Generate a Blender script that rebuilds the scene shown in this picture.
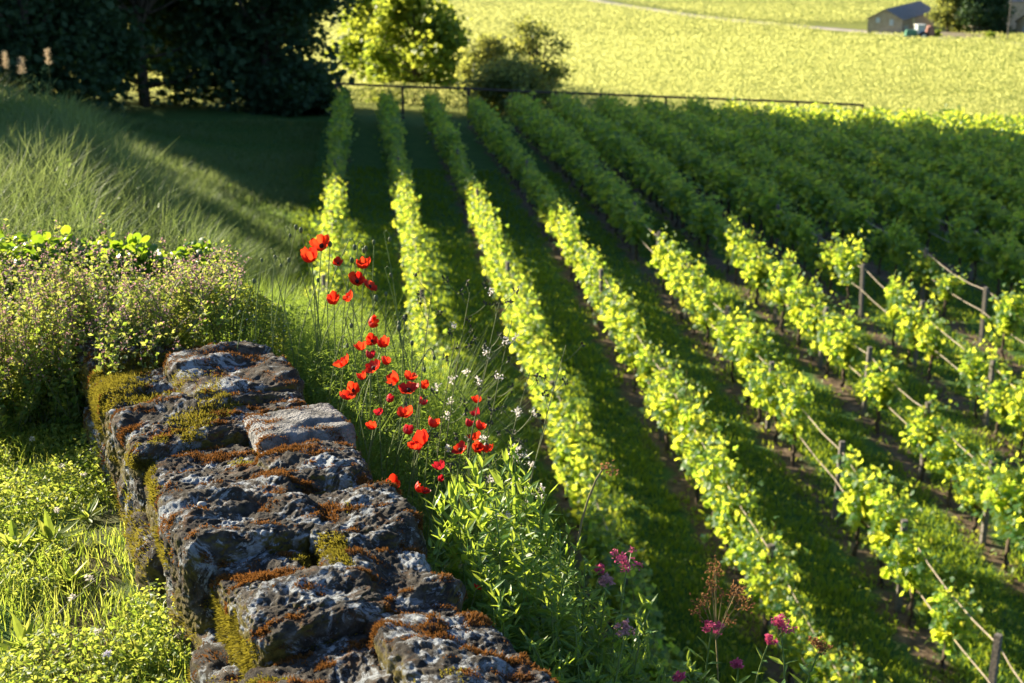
import bpy, math, random
import numpy as np
from mathutils import Vector, Matrix
R = math.radians
random.seed(7)
rng = np.random.default_rng(11)
scene = bpy.context.scene
for o in list(bpy.data.objects): bpy.data.objects.remove(o)

# ------------------------------------------------------------ camera
CAMZ = 10.0
F = 1400.0
TH = math.atan((341.5 + 90) / F)
cam = bpy.data.objects.new('camera', bpy.data.cameras.new('camera'))
scene.collection.objects.link(cam)
cam.location = (0, 0, CAMZ)
cam.rotation_euler = (math.pi / 2 - TH, 0, 0)
cam.data.sensor_width = 36
cam.data.lens = 36 * F / 1024
cam.data.clip_start = .05
cam.data.clip_end = 9000
cam.data.dof.use_dof = True
cam.data.dof.focus_distance = 3.5
cam.data.dof.aperture_fstop = 6.3
scene.camera = cam
# ------------------------------------------------------------ light
SUN_EL, SUN_AZ = R(21.5), R(-56)          # azimuth from +Y towards +X
w = bpy.data.worlds.new('World'); scene.world = w; w.use_nodes = True
nt = w.node_tree
sky = nt.nodes.new('ShaderNodeTexSky'); sky.sky_type = 'NISHITA'; sky.sun_disc = False
sky.sun_elevation = SUN_EL; sky.sun_rotation = SUN_AZ; sky.altitude = 100
sky.air_density = 1.0; sky.dust_density = .5; sky.ozone_density = 3.0
nt.nodes['Background'].inputs['Strength'].default_value = .054
nt.links.new(sky.outputs[0], nt.nodes['Background'].inputs[0])
sl = bpy.data.lights.new('sun', 'SUN'); sl.energy = 5.0; sl.angle = R(.55); sl.color = (1.0, .86, .62)
sun = bpy.data.objects.new('sun', sl); scene.collection.objects.link(sun)
sd = Vector((math.sin(SUN_AZ) * math.cos(SUN_EL), math.cos(SUN_AZ) * math.cos(SUN_EL), math.sin(SUN_EL)))
sun.rotation_euler = sd.to_track_quat('Z', 'Y').to_euler()
sun.location = (-30, 30, 60)
scene.view_settings.view_transform = 'Standard'
scene.view_settings.look = 'None'
scene.view_settings.exposure = 1.95
scene.view_settings.gamma = 1
scene.cycles.max_bounces = 6
scene.cycles.diffuse_bounces = 3
scene.cycles.transmission_bounces = 4
scene.cycles.transparent_max_bounces = 4

# ------------------------------------------------------------ helpers
def at(px, py, Y):
    b = (341.5 - py) / F
    rY = math.cos(TH) + b * math.sin(TH); rZ = -math.sin(TH) + b * math.cos(TH)
    t = Y / rY
    return np.array([t * (px - 512) / F, Y, CAMZ + t * rZ])

def _hash(i, j, k):
    n = (i * 374761393 + j * 668265263 + k * 1274126177) & 0x7fffffff
    n = ((n ^ (n >> 13)) * 1274126177) & 0x7fffffff
    n = (n ^ (n >> 16)) & 0xffff
    return n / 65535.0
def vnoise(P):
    P = np.asarray(P, float) + 1000.0
    i = np.floor(P).astype(np.int64); f = P - i; f = f * f * (3 - 2 * f)
    r = 0
    for a in (0, 1):
        for b in (0, 1):
            for c in (0, 1):
                wgt = (f[:, 0] if a else 1 - f[:, 0]) * (f[:, 1] if b else 1 - f[:, 1]) * (f[:, 2] if c else 1 - f[:, 2])
                r = r + wgt * _hash(i[:, 0] + a, i[:, 1] + b, i[:, 2] + c)
    return r * 2 - 1
def fbm(P, oct=4, lac=2.03, gain=.5):
    r = 0; a = 1.0; P = np.asarray(P, float)
    for o in range(oct):
        r = r + a * vnoise(P + 17.3 * o); P = P * lac; a *= gain
    return r

class MB:
    """collects vertices, faces, one value per vertex"""
    def __init__(s): s.v = []; s.n = 0; s.li = []; s.lt = []; s.a = []; s.mi = []
    def add(s, V, faces_by_k, val=None, mat=0):
        V = np.asarray(V, float).reshape(-1, 3)
        for Fc in faces_by_k:
            Fc = np.asarray(Fc, np.int64)
            if Fc.size == 0: continue
            s.li.append((Fc + s.n).ravel()); s.lt.append(np.full(len(Fc), Fc.shape[1]))
            s.mi.append(np.full(len(Fc), mat))
        s.v.append(V); s.n += len(V)
        if val is None: val = rng.random()
        s.a.append(np.broadcast_to(np.asarray(val, float), (len(V),)))
    def mesh(s, name, mats, smooth=False):
        me = bpy.data.meshes.new(name)
        V = np.concatenate(s.v); li = np.concatenate(s.li); lt = np.concatenate(s.lt)
        me.vertices.add(len(V)); me.vertices.foreach_set('co', V.astype(np.float32).ravel())
        me.loops.add(len(li)); me.loops.foreach_set('vertex_index', li.astype(np.int32))
        me.polygons.add(len(lt))
        ls = np.concatenate([[0], np.cumsum(lt)[:-1]])
        me.polygons.foreach_set('loop_start', ls.astype(np.int32))
        me.polygons.foreach_set('material_index', np.concatenate(s.mi).astype(np.int32))
        at_ = me.attributes.new('lv', 'FLOAT', 'POINT')
        at_.data.foreach_set('value', np.concatenate(s.a).astype(np.float32))
        me.polygons.foreach_set('use_smooth', np.full(len(lt), smooth))
        me.update(calc_edges=True); me.validate()
        for m in (mats if isinstance(mats, (list, tuple)) else [mats]): me.materials.append(m)
        return me
    def build(s, name, mats, parent=None, smooth=False):
        o = bpy.data.objects.new(name, s.mesh(name, mats, smooth))
        scene.collection.objects.link(o)
        if parent is not None: o.parent = parent
        return o

def tag(o, label=None, cat=None, group=None, kind=None):
    if label: o['label'] = label
    if cat: o['category'] = cat
    if group: o['group'] = group
    if kind: o['kind'] = kind
    return o
def empty(name, loc, label=None, cat=None, group=None, rz=0.):
    o = bpy.data.objects.new(name, None); scene.collection.objects.link(o)
    o.location = [float(c) for c in loc]; o.rotation_euler[2] = rz; o.empty_display_size = .1
    return tag(o, label, cat, group)
def link(name, me, parent=None, loc=None):
    o = bpy.data.objects.new(name, me); scene.collection.objects.link(o)
    if parent is not None: o.parent = parent
    if loc is not None: o.location = [float(c) for c in loc]
    return o

def rotm(yaw, pitch, roll):
    cy, sy, cp, sp, cr, sr = np.cos(yaw), np.sin(yaw), np.cos(pitch), np.sin(pitch), np.cos(roll), np.sin(roll)
    n = len(yaw); M = np.zeros((n, 3, 3))
    # Rz(yaw) Rx(pitch) Ry(roll)
    M[:, 0, 0] = cy * cr - sy * sp * sr; M[:, 0, 1] = -sy * cp; M[:, 0, 2] = cy * sr + sy * sp * cr
    M[:, 1, 0] = sy * cr + cy * sp * sr; M[:, 1, 1] = cy * cp; M[:, 1, 2] = sy * sr - cy * sp * cr
    M[:, 2, 0] = -cp * sr; M[:, 2, 1] = sp; M[:, 2, 2] = cp * cr
    return M
def scatter(mb, tmpl, P, yaw, pitch, roll, s, val, mat=0):
    """template leaves (pointing +Y, facing +Z) at P"""
    TV, TF = tmpl; P = np.asarray(P, float); n = len(P)
    if n == 0: return
    M = rotm(yaw, pitch, roll); s = np.broadcast_to(np.asarray(s, float), (n,))
    V = np.einsum('nij,mj->nmi', M, TV) * s[:, None, None] + P[:, None, :]
    m = len(TV); off = (np.arange(n) * m)[:, None, None]
    val = np.broadcast_to(np.asarray(val, float), (n,))
    mb.add(V.reshape(-1, 3), [(np.asarray(f)[None] + off).reshape(-1, np.asarray(f).shape[1]) for f in TF], np.repeat(val, m), mat)
def rand_scatter(mb, tmpl, P, s, val=None, pmin=-.6, pmax=1.0, rollr=.9, mat=0):
    n = len(P)
    scatter(mb, tmpl, P, rng.random(n) * 2 * np.pi, rng.uniform(pmin, pmax, n), rng.normal(0, rollr, n), s,
            rng.random(n) if val is None else val, mat)

def fan(pts):
    V = np.array([(0, 0, 0)] + pts, float); n = len(pts)
    return V, [np.array([(0, i + 1, (i + 1) % n + 1) for i in range(n)])]
def tm_grape():
    pol = [(-90, .1), (-62, .42), (-38, .52), (-20, .40), (10, .60), (38, .42), (62, .55), (90, .68), (118, .55), (142, .42), (170, .60), (200, .40), (218, .52), (242, .42)]
    pts = [(r * math.cos(R(a)), .35 + r * math.sin(R(a)), -.10 + .16 * abs(math.cos(R(a) * 1.5)) - .12 * r) for a, r in pol]
    V, Fc = fan(pts); V[0] = (0, .35, .04); return V, Fc
def tm_round():
    pts = [(.5 * math.cos(R(a)) * (1 if k % 2 else .88), .45 + .5 * math.sin(R(a)), -.08) for k, a in enumerate(range(-90, 270, 40))]
    V, Fc = fan(pts); V[0] = (0, .45, .03); return V, Fc
def tm_lance(wd=.13, droop=.12):
    V = np.array([(0, 0, 0), (-wd, .35, .04), (0, .35, 0), (wd, .35, .04), (-wd * .75, .7, .02 - droop * .5), (0, .7, -.02 - droop * .5), (wd * .75, .7, .02 - droop * .5), (0, 1, -droop)], float)
    return V, [np.array([(0, 2, 1), (0, 3, 2), (4, 5, 7), (5, 6, 7)]), np.array([(1, 2, 5, 4), (2, 3, 6, 5)])]
def tm_oval(wd=.3):
    V = np.array([(0, 0, 0), (-wd, .45, .06), (0, .5, -.02), (wd, .45, .06), (0, 1, 0)], float)
    return V, [np.array([(0, 2, 1), (0, 3, 2), (1, 2, 4), (2, 3, 4)])]
def tm_quad():
    V = np.array([(-.35, .05, 0), (.28, 0, .1), (.5, .6, -.05), (-.05, 1, .1), (-.5, .5, .05)], float)
    return V, [np.array([(0, 1, 2, 3, 4)])]
GRAPE, ROUND, LANCE, OVAL, QUAD, THIN = tm_grape(), tm_round(), tm_lance(), tm_oval(), tm_quad(), tm_lance(.05, .3)

def blades(mb, P, h, wd, az, lean, val, curve=.5):
    """tapered grass blades, 5 verts each"""
    P = np.asarray(P, float); n = len(P)
    h = np.broadcast_to(h, (n,)); wd = np.broadcast_to(wd, (n,)); lean = np.broadcast_to(lean, (n,)); val = np.broadcast_to(val, (n,))
    dx, dy = np.cos(az), np.sin(az); fa = rng.random(n) * np.pi; sx, sy = np.cos(fa), np.sin(fa)
    V = np.zeros((n, 5, 3))
    sv = np.stack([sx, sy, 0 * sx], 1) * (wd / 2)[:, None]
    mid = np.stack([dx * lean * h * .4 * (1 - curve * .5), dy * lean * h * .4 * (1 - curve * .5), h * .55], 1)
    tip = np.stack([dx * lean * h, dy * lean * h, h * np.sqrt(np.maximum(.15, 1 - (lean * .6) ** 2))], 1)
    V[:, 0] = P - sv; V[:, 1] = P + sv; V[:, 2] = P + mid - sv * .75; V[:, 3] = P + mid + sv * .75; V[:, 4] = P + tip
    o = (np.arange(n) * 5)[:, None]
    mb.add(V.reshape(-1, 3), [np.array([[0, 1, 3, 2]]) + o, np.array([[2, 3, 4]]) + o], np.repeat(val, 5))

def tube(mb, pts, rad, k=5, val=None, cap=True, mat=0):
    pts = np.asarray(pts, float); n = len(pts); rad = np.broadcast_to(rad, (n,))
    T = np.gradient(pts, axis=0); T /= np.linalg.norm(T, axis=1)[:, None] + 1e-9
    up = np.array([0, 0, 1.]) if abs(T[0][2]) < .9 else np.array([1., 0, 0])
    A = np.cross(T, up); A /= np.linalg.norm(A, axis=1)[:, None] + 1e-9; B = np.cross(T, A)
    an = np.arange(k) * 2 * np.pi / k
    V = pts[:, None] + rad[:, None, None] * (np.cos(an)[None, :, None] * A[:, None] + np.sin(an)[None, :, None] * B[:, None])
    Fc = []
    for i in range(n - 1):
        for j in range(k):
            a = i * k + j; b = i * k + (j + 1) % k; Fc.append((a, b, b + k, a + k))
    fs = [np.array(Fc)]
    if cap: fs.append(np.array([list(range(k))[::-1], list(range((n - 1) * k, n * k))]))
    mb.add(V.reshape(-1, 3), fs, val, mat)
def box(mb, c, s, rz=0., val=None, mat=0, M=None):
    c = np.asarray(c, float); s = np.asarray(s, float) / 2
    V = np.array([(x, y, z) for x in (-1, 1) for y in (-1, 1) for z in (-1, 1)], float) * s
    cr, sr = math.cos(rz), math.sin(rz)
    V = np.stack([V[:, 0] * cr - V[:, 1] * sr, V[:, 0] * sr + V[:, 1] * cr, V[:, 2]], 1) + c
    mb.add(V, [np.array([(0, 1, 3, 2), (4, 6, 7, 5), (0, 4, 5, 1), (2, 3, 7, 6), (0, 2, 6, 4), (1, 5, 7, 3)])], val, mat)
def curve_pts(p0, p1, bend, n=6):
    p0 = np.asarray(p0, float); p1 = np.asarray(p1, float); t = np.linspace(0, 1, n)[:, None]
    return p0 * (1 - t) + p1 * t + np.asarray(bend, float) * 4 * t * (1 - t)

# ------------------------------------------------------------ materials
def mat(name): 
    m = bpy.data.materials.new(name); m.use_nodes = True; return m, m.node_tree.nodes, m.node_tree.links
def leafmat(name, ca, cb, tr, mix=.45, rough=.55, spec=.35, trb=None):
    m, N, L = mat(name); P = N['Principled BSDF']; out = N['Material Output']
    a = N.new('ShaderNodeAttribute'); a.attribute_name = 'lv'
    mx = N.new('ShaderNodeMix'); mx.data_type = 'RGBA'; mx.inputs[6].default_value = (*ca, 1); mx.inputs[7].default_value = (*cb, 1)
    L.new(a.outputs['Fac'], mx.inputs[0]); L.new(mx.outputs[2], P.inputs['Base Color'])
    P.inputs['Roughness'].default_value = rough; P.inputs['Specular IOR Level'].default_value = spec
    t = N.new('ShaderNodeBsdfTranslucent')
    mt = N.new('ShaderNodeMix'); mt.data_type = 'RGBA'; mt.inputs[6].default_value = (*tr, 1); mt.inputs[7].default_value = (*(trb or tr), 1)
    L.new(a.outputs['Fac'], mt.inputs[0]); L.new(mt.outputs[2], t.inputs['Color'])
    ms = N.new('ShaderNodeMixShader'); ms.inputs[0].default_value = mix
    L.new(P.outputs[0], ms.inputs[1]); L.new(t.outputs[0], ms.inputs[2]); L.new(ms.outputs[0], out.inputs[0])
    return m
def plainmat(name, ca, cb=None, rough=.8, scale=8., detail=6., bump=0., bscale=40., spec=.3, metallic=0.):
    m, N, L = mat(name); P = N['Principled BSDF']; P.inputs['Roughness'].default_value = rough
    P.inputs['Specular IOR Level'].default_value = spec; P.inputs['Metallic'].default_value = metallic
    tc = N.new('ShaderNodeTexCoord')
    n = N.new('ShaderNodeTexNoise'); n.inputs['Scale'].default_value = scale; n.inputs['Detail'].default_value = detail
    L.new(tc.outputs['Object'], n.inputs['Vector'])
    r = N.new('ShaderNodeValToRGB'); r.color_ramp.elements[0].position = .35; r.color_ramp.elements[1].position = .65
    r.color_ramp.elements[0].color = (*ca, 1); r.color_ramp.elements[1].color = (*(cb or [c * .8 for c in ca]), 1)
    L.new(n.outputs['Fac'], r.inputs[0]); L.new(r.outputs[0], P.inputs['Base Color'])
    if bump:
        n2 = N.new('ShaderNodeTexNoise'); n2.inputs['Scale'].default_value = bscale; n2.inputs['Detail'].default_value = 5
        L.new(tc.outputs['Object'], n2.inputs['Vector'])
        b = N.new('ShaderNodeBump'); b.inputs['Strength'].default_value = bump; b.inputs['Distance'].default_value = .02
        L.new(n2.outputs['Fac'], b.inputs['Height']); L.new(b.outputs[0], P.inputs['Normal'])
    return m
M = {}
M['vine'] = leafmat('vine_leaf', (.018, .085, .05), (.035, .13, .055), (.44, .68, .06), .56, .45, .4, (.92, .93, .08))
M['vine_far'] = leafmat('far_vine_leaf', (.08, .14, .02), (.14, .19, .03), (.74, .76, .24), .5, .6, .2, (.84, .84, .30))
M['shoot'] = plainmat('green_shoot', (.12, .16, .04), (.2, .12, .05), .6, 20)
M['bark'] = plainmat('bark', (.05, .035, .025), (.11, .085, .06), .9, 30, bump=.6, bscale=90)
M['treebark'] = plainmat('tree_bark', (.05, .04, .03), (.12, .10, .08), .9, 4, bump=.5, bscale=12)
M['post'] = plainmat('weathered_post', (.09, .085, .08), (.18, .16, .14), .85, 25, bump=.4, bscale=60)
M['rail'] = plainmat('dark_rail', (.05, .04, .032), (.09, .07, .055), .85, 6, bump=.3)
M['wire'] = plainmat('dull_wire', (.42, .36, .28), (.3, .25, .19), .45, 10, spec=.6)
M['grass'] = leafmat('grass_blade', (.045, .11, .015), (.10, .16, .03), (.30, .42, .03), .45, .5, .35, (.45, .48, .05))
M['alley'] = leafmat('alley_grass_blade', (.04, .11, .02), (.08, .16, .03), (.40, .52, .03), .45, .6, .2)
M['bank'] = leafmat('bank_grass_blade', (.05, .11, .03), (.10, .16, .06), (.22, .34, .06), .35, .6, .2, (.32, .40, .12))
M['herb'] = leafmat('herb_leaf', (.05, .12, .02), (.12, .18, .04), (.42, .52, .04), .45, .5, .35, (.6, .6, .08))
M['lawnleaf'] = leafmat('lawn_leaf', (.05, .12, .02), (.14, .20, .04), (.38, .54, .05), .45, .5, .4, (.64, .66, .12))
M['bushleaf'] = leafmat('bush_leaf', (.045, .12, .03), (.12, .17, .06), (.38, .55, .05), .45, .6, .3, (.66, .66, .14))
M['ivy'] = leafmat('creeper_leaf', (.03, .10, .02), (.06, .15, .02), (.30, .50, .02), .4, .35, .5, (.45, .6, .03))
M['feather'] = leafmat('feather_leaf', (.04, .10, .025), (.09, .15, .05), (.36, .50, .06), .45, .55, .3)
M['valeaf'] = leafmat('valerian_leaf', (.045, .12, .03), (.08, .18, .05), (.34, .52, .05), .45, .4, .45, (.5, .62, .06))
M['valstem'] = plainmat('valerian_stem', (.12, .2, .05), (.16, .2, .07), .5, 20)
M['poppystem'] = leafmat('poppy_stem', (.09, .14, .05), (.16, .2, .08), (.3, .4, .1), .25, .6, .3)
M['bud'] = leafmat('poppy_pod', (.07, .10, .05), (.12, .15, .08), (.2, .3, .1), .15, .6, .3)
M['petal'] = leafmat('poppy_petal', (.42, .008, .006), (.66, .025, .012), (.70, .015, .008), .45, .5, .35, (.92, .09, .02))
M['petaldark'] = leafmat('dark_poppy_petal', (.30, .01, .02), (.45, .02, .03), (.5, .02, .03), .4, .6, .3)
M['heart'] = plainmat('poppy_heart', (.015, .01, .015), (.03, .03, .02), .7, 50)
M['pink'] = leafmat('valerian_flower', (.50, .06, .16), (.68, .16, .30), (.8, .14, .3), .35, .6, .2)
M['mauve'] = leafmat('tiny_mauve_flower', (.42, .20, .26), (.6, .38, .40), (.6, .34, .36), .35, .6, .2)
M['lilac'] = leafmat('tiny_lilac_flower', (.5, .45, .65), (.65, .6, .75), (.5, .5, .6), .3, .6, .2)
M['fluff'] = leafmat('white_fluff', (.6, .55, .5), (.75, .72, .68), (.7, .65, .6), .5, .8, .1)
M['drystalk'] = plainmat('dry_stalk', (.18, .15, .07), (.26, .22, .1), .7, 30)
M['weedstem'] = plainmat('weed_stem', (.07, .10, .035), (.13, .14, .06), .6, 30)
M['darkbud'] = plainmat('dark_seed_bud', (.03, .04, .02), (.07, .07, .04), .7, 60)
M['brown'] = leafmat('dead_flower', (.16, .07, .03), (.26, .14, .06), (.4, .2, .08), .3, .8, .1)
M['reed'] = leafmat('reed_plume', (.45, .36, .24), (.6, .5, .35), (.6, .5, .35), .4, .8, .1)  # pale plume tone, lightened in place of sun that does not reach it
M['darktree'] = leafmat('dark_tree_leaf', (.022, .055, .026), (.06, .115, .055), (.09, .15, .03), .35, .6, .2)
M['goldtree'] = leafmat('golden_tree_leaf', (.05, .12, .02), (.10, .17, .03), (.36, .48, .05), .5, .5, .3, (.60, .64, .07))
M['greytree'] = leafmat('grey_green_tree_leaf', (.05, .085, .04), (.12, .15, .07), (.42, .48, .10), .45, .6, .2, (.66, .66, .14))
M['mosso'] = leafmat('orange_moss_frond', (.05, .028, .010), (.20, .09, .025), (.28, .12, .03), .3, .8, .1)
M['mossg'] = leafmat('olive_moss_frond', (.05, .055, .010), (.15, .12, .02), (.3, .26, .03), .35, .8, .1)
M['roof'] = plainmat('slate_roof', (.17, .16, .16), (.25, .23, .22), .8, 1.5, bump=.3, bscale=6)
M['stonewall'] = plainmat('pale_stone_wall', (.32, .27, .20), (.42, .36, .27), .9, 1.2, bump=.3, bscale=5)
M['pane'] = plainmat('pale_window', (.35, .42, .5), (.45, .52, .6), .2, 1, spec=.7)
M['whitepaint'] = plainmat('white_paint', (.75, .75, .73), (.7, .7, .68), .35, 2, spec=.5)
M['teal'] = plainmat('teal_paint', (.05, .18, .12), (.07, .2, .15), .35, 2, spec=.5)
M['rubber'] = plainmat('black_rubber', (.02, .02, .02), (.03, .03, .03), .8, 8)
M['redpaint'] = plainmat('pink_red_paint', (.28, .13, .10), (.32, .16, .12), .5, 3)
M['track'] = plainmat('pale_gravel', (.20, .19, .17), (.28, .26, .23), .95, .3, bump=.2, bscale=4)
M['pebble'] = plainmat('pale_pebble', (.22, .24, .26), (.32, .33, .34), .8, 40)

def stonemat():
    m, N, L = mat('lichened_stone'); P = N['Principled BSDF']
    P.inputs['Roughness'].default_value = .9; P.inputs['Specular IOR Level'].default_value = .25
    g = N.new('ShaderNodeNewGeometry')
    def noise(sc, det=8, ro=.6, dist=0.):
        n = N.new('ShaderNodeTexNoise'); n.inputs['Scale'].default_value = sc; n.inputs['Detail'].default_value = det
        n.inputs['Roughness'].default_value = ro; n.inputs['Distortion'].default_value = dist
        L.new(g.outputs['Position'], n.inputs['Vector']); return n.outputs['Fac']
    def ramp(src, pts):
        r = N.new('ShaderNodeValToRGB'); e = r.color_ramp.elements
        e[0].position, e[0].color = pts[0][0], (*pts[0][1], 1); e[1].position, e[1].color = pts[-1][0], (*pts[-1][1], 1)
        for p, c in pts[1:-1]: x = e.new(p); x.color = (*c, 1)
        L.new(src, r.inputs[0]); return r.outputs[0]
    def mix(f, a, b):
        x = N.new('ShaderNodeMix'); x.data_type = 'RGBA'; L.new(f, x.inputs[0]); L.new(a, x.inputs[6]); L.new(b, x.inputs[7]); return x.outputs[2]
    base = ramp(noise(26, 10, .7), [(.3, (.012, .011, .010)), (.44, (.032, .028, .024)), (.56, (.075, .066, .056)), (.72, (.18, .165, .145))])
    white = ramp(noise(60, 8, .7), [(.3, (.14, .16, .18)), (.7, (.48, .53, .59))])
    wm = ramp(noise(10, 12, .80, .7), [(.515, (0, 0, 0)), (.56, (1, 1, 1))])
    c = mix(wm, base, white)
    org = ramp(noise(70, 6, .7), [(.3, (.035, .018, .008)), (.7, (.16, .075, .028))])
    om = ramp(noise(11.7, 11, .8, .9), [(.54, (0, 0, 0)), (.62, (1, 1, 1))])
    c = mix(om, c, org)
    # side faces: olive moss
    sx = N.new('ShaderNodeSeparateXYZ'); L.new(g.outputs['Normal'], sx.inputs[0])
    mr = N.new('ShaderNodeMapRange'); mr.inputs[1].default_value = .75; mr.inputs[2].default_value = .2; L.new(sx.outputs['Z'], mr.inputs[0])
    mn = ramp(noise(6.3, 8, .65, .5), [(.46, (0, 0, 0)), (.54, (1, 1, 1))])
    mm = N.new('ShaderNodeMath'); mm.operation = 'MULTIPLY'; L.new(mr.outputs[0], mm.inputs[0]); L.new(mn, mm.inputs[1])
    gr = ramp(noise(80, 6, .7), [(.3, (.05, .045, .01)), (.7, (.20, .16, .03))])
    c = mix(mm.outputs[0], c, gr)
    L.new(c, P.inputs['Base Color'])
    b = N.new('ShaderNodeBump'); b.inputs['Strength'].default_value = 1.0; b.inputs['Distance'].default_value = .010
    L.new(noise(110, 10, .85), b.inputs['Height']); L.new(b.outputs[0], P.inputs['Normal'])
    return m
M['stone'] = stonemat()
M['pale_stone'] = plainmat('pale_stone', (.09, .09, .09), (.26, .26, .265), .9, 22, 9, bump=.8, bscale=120)

def groundmat():
    m, N, L = mat('ground'); P = N['Principled BSDF']; P.inputs['Roughness'].default_value = .95; P.inputs['Specular IOR Level'].default_value = .1
    g = N.new('ShaderNodeNewGeometry'); s = N.new('ShaderNodeSeparateXYZ'); L.new(g.outputs['Position'], s.inputs[0])
    def math_(op, a, b=None):
        x = N.new('ShaderNodeMath'); x.operation = op
        for i, v in enumerate((a, b)):
            if v is None: continue
            if isinstance(v, (int, float)): x.inputs[i].default_value = v
            else: L.new(v, x.inputs[i])
        return x.outputs[0]
    def noise(sc, det=6, ro=.6):
        n = N.new('ShaderNodeTexNoise'); n.inputs['Scale'].default_value = sc; n.inputs['Detail'].default_value = det; n.inputs['Roughness'].default_value = ro
        L.new(g.outputs['Position'], n.inputs['Vector']); return n.outputs['Fac']
    def ramp(src, pts):
        r = N.new('ShaderNodeValToRGB'); e = r.color_ramp.elements
        e[0].position, e[0].color = pts[0][0], (*pts[0][1], 1); e[1].position, e[1].color = pts[-1][0], (*pts[-1][1], 1)
        for p, c in pts[1:-1]: x = e.new(p); x.color = (*c, 1)
        L.new(src, r.inputs[0]); return r.outputs[0]
    def mix(f, a, b):
        x = N.new('ShaderNodeMix'); x.data_type = 'RGBA'; L.new(f, x.inputs[0]); L.new(a, x.inputs[6]); L.new(b, x.inputs[7]); return x.outputs[2]
    grass = ramp(noise(3.0, 8, .7), [(.3, (.035, .080, .020)), (.5, (.055, .12, .028)), (.7, (.09, .15, .04))])
    soil = ramp(noise(5, 9, .7), [(.3, (.06, .042, .028)), (.55, (.13, .095, .065)), (.72, (.22, .17, .12))])
    # distance to the nearest vine row
    u = math_('ADD', math_('ADD', s.outputs[0], math_('MULTIPLY', s.outputs[1], .106)), .9 + 200)
    fr = math_('ABSOLUTE', math_('SUBTRACT', math_('FRACT', math_('DIVIDE', u, 2.0)), .5))   # .5 on the row, 0 between
    e = math_('ADD', fr, math_('MULTIPLY', math_('SUBTRACT', noise(1.6, 6, .7), .5), .62))
    sm = ramp(e, [(.34, (0, 0, 0)), (.44, (1, 1, 1))])
    inx = ramp(math_('MULTIPLY', math_('ADD', u, -200.), .1), [(-.0, (0, 0, 0)), (.02, (1, 1, 1))])
    iny = ramp(math_('MULTIPLY', s.outputs[1], .01), [(.655, (1, 1, 1)), (.665, (0, 0, 0))])
    f = math_('MULTIPLY', math_('MULTIPLY', sm, inx), iny)
    c = mix(f, grass, soil)
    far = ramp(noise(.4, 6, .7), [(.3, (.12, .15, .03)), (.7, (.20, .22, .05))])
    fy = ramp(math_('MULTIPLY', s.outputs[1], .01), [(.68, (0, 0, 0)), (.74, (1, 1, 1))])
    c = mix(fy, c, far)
    L.new(c, P.inputs['Base Color'])
    b = N.new('ShaderNodeBump'); b.inputs['Strength'].default_value = .7; b.inputs['Distance'].default_value = .06
    L.new(noise(7, 8, .7), b.inputs['Height']); L.new(b.outputs[0], P.inputs['Normal'])
    return m
M['ground'] = groundmat()

# ------------------------------------------------------------ terrain
RX0, RDX, RS = -.9, -.106, 2.0            # vine rows: X = RX0 + RS*k + RDX*Y
ROWH = 1.35
_Y = np.array([-500, 0, 10, 15, 20, 25, 35, 45, 55, 66, 90, 120, 200, 300, 450, 700, 1500, 4000, 9000.])
_Z = np.array([-9.8, -9.7, -9.45, -9.22, -9.05, -8.88, -8.65, -8.75, -9.1, -9.55, -11.3, -13.5, -19.5, -26.5, -29, -25, 10, 150, 420.])
_sy = np.concatenate([np.arange(-500, 130, .5), np.arange(130, 9001, 5.)])
_sz = np.interp(_sy, _Y, _Z)
_k = np.ones(15) / 15; _n0 = int((130 + 500) / .5)
_sz[:_n0] = np.convolve(np.pad(_sz[:_n0], 7, 'edge'), _k, 'valid')
WD = np.array([-.41, .912]); WD /= np.linalg.norm(WD); WN = np.array([WD[1], -WD[0]])
WP = np.array([.05, 2.45])                # a point on the wall's right edge
WALLTOP = CAMZ - 1.35
def uv(x, y): return (x - WP[0]) * WN[0] + (y - WP[1]) * WN[1], (x - WP[0]) * WD[0] + (y - WP[1]) * WD[1]
def sstep(t): t = np.clip(t, 0, 1); return t * t * (3 - 2 * t)
def ground(x, y):
    x = np.asarray(x, float); y = np.asarray(y, float)
    fl = CAMZ + np.interp(y, _sy, _sz) - .04 * (x + 4) * np.clip((y - 20) / 45, 0, 1) * np.clip(1 - (y - 90) / 200, 0, 1)
    u, v = uv(x, y)
    top = np.interp(v, [-3, 6, 12, 17, 22, 30, 40, 52, 64, 75], [8.38, 8.3, 8.0, 7.4, 6.7, 5.7, 4.5, 3.1, 1.4, -.3])
    top = top + .12 * vnoise(np.stack([x * .25, y * .25, 0 * x], -1).reshape(-1, 3)).reshape(x.shape) * np.clip((v - 6) / 6, 0, 1)
    top = np.maximum(top, fl)
    top = np.where(u > -.1, top - .18 * np.clip((u + .1) / .1, 0, 1) * np.clip((8 - v) / 2, 0, 1), top)
    wdt = 1.2 + .60 * np.clip(v - 4.5, 0, 8) + .17 * np.clip(v - 12.5, 0, 40)
    s1 = np.clip((u - .40) / wdt, 0, 1); bl = np.clip((v - 4.5) / 5, 0, 1); t = sstep(s1) * (1 - bl) + bl * (1 - (1 - s1) ** 1.7)
    off = .02 * fbm(np.stack([x * .9, y * .9, 0 * x], -1).reshape(-1, 3), 3).reshape(x.shape)
    return top * (1 - t) + fl * t + off
def P3(x, y, dz=0.): 
    x = np.asarray(x, float); y = np.asarray(y, float); return np.stack([x, y, ground(x, y) + dz], -1)
def axis(fine, lo, hi):
    out = list(fine); s = fine[1] - fine[0]; x = fine[0]; a = []
    st = s
    while x > lo: st *= 1.06; x -= st; a.append(x)
    b = []; x = fine[-1]; st = fine[-1] - fine[-2]
    while x < hi: st *= 1.05; x += st; b.append(x)
    return np.array(a[::-1] + out + b)
gx = axis(np.arange(-3, 2, .08), -6000, 6000)
gy = axis(np.arange(1, 7, .08), -3000, 8500)
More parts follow.
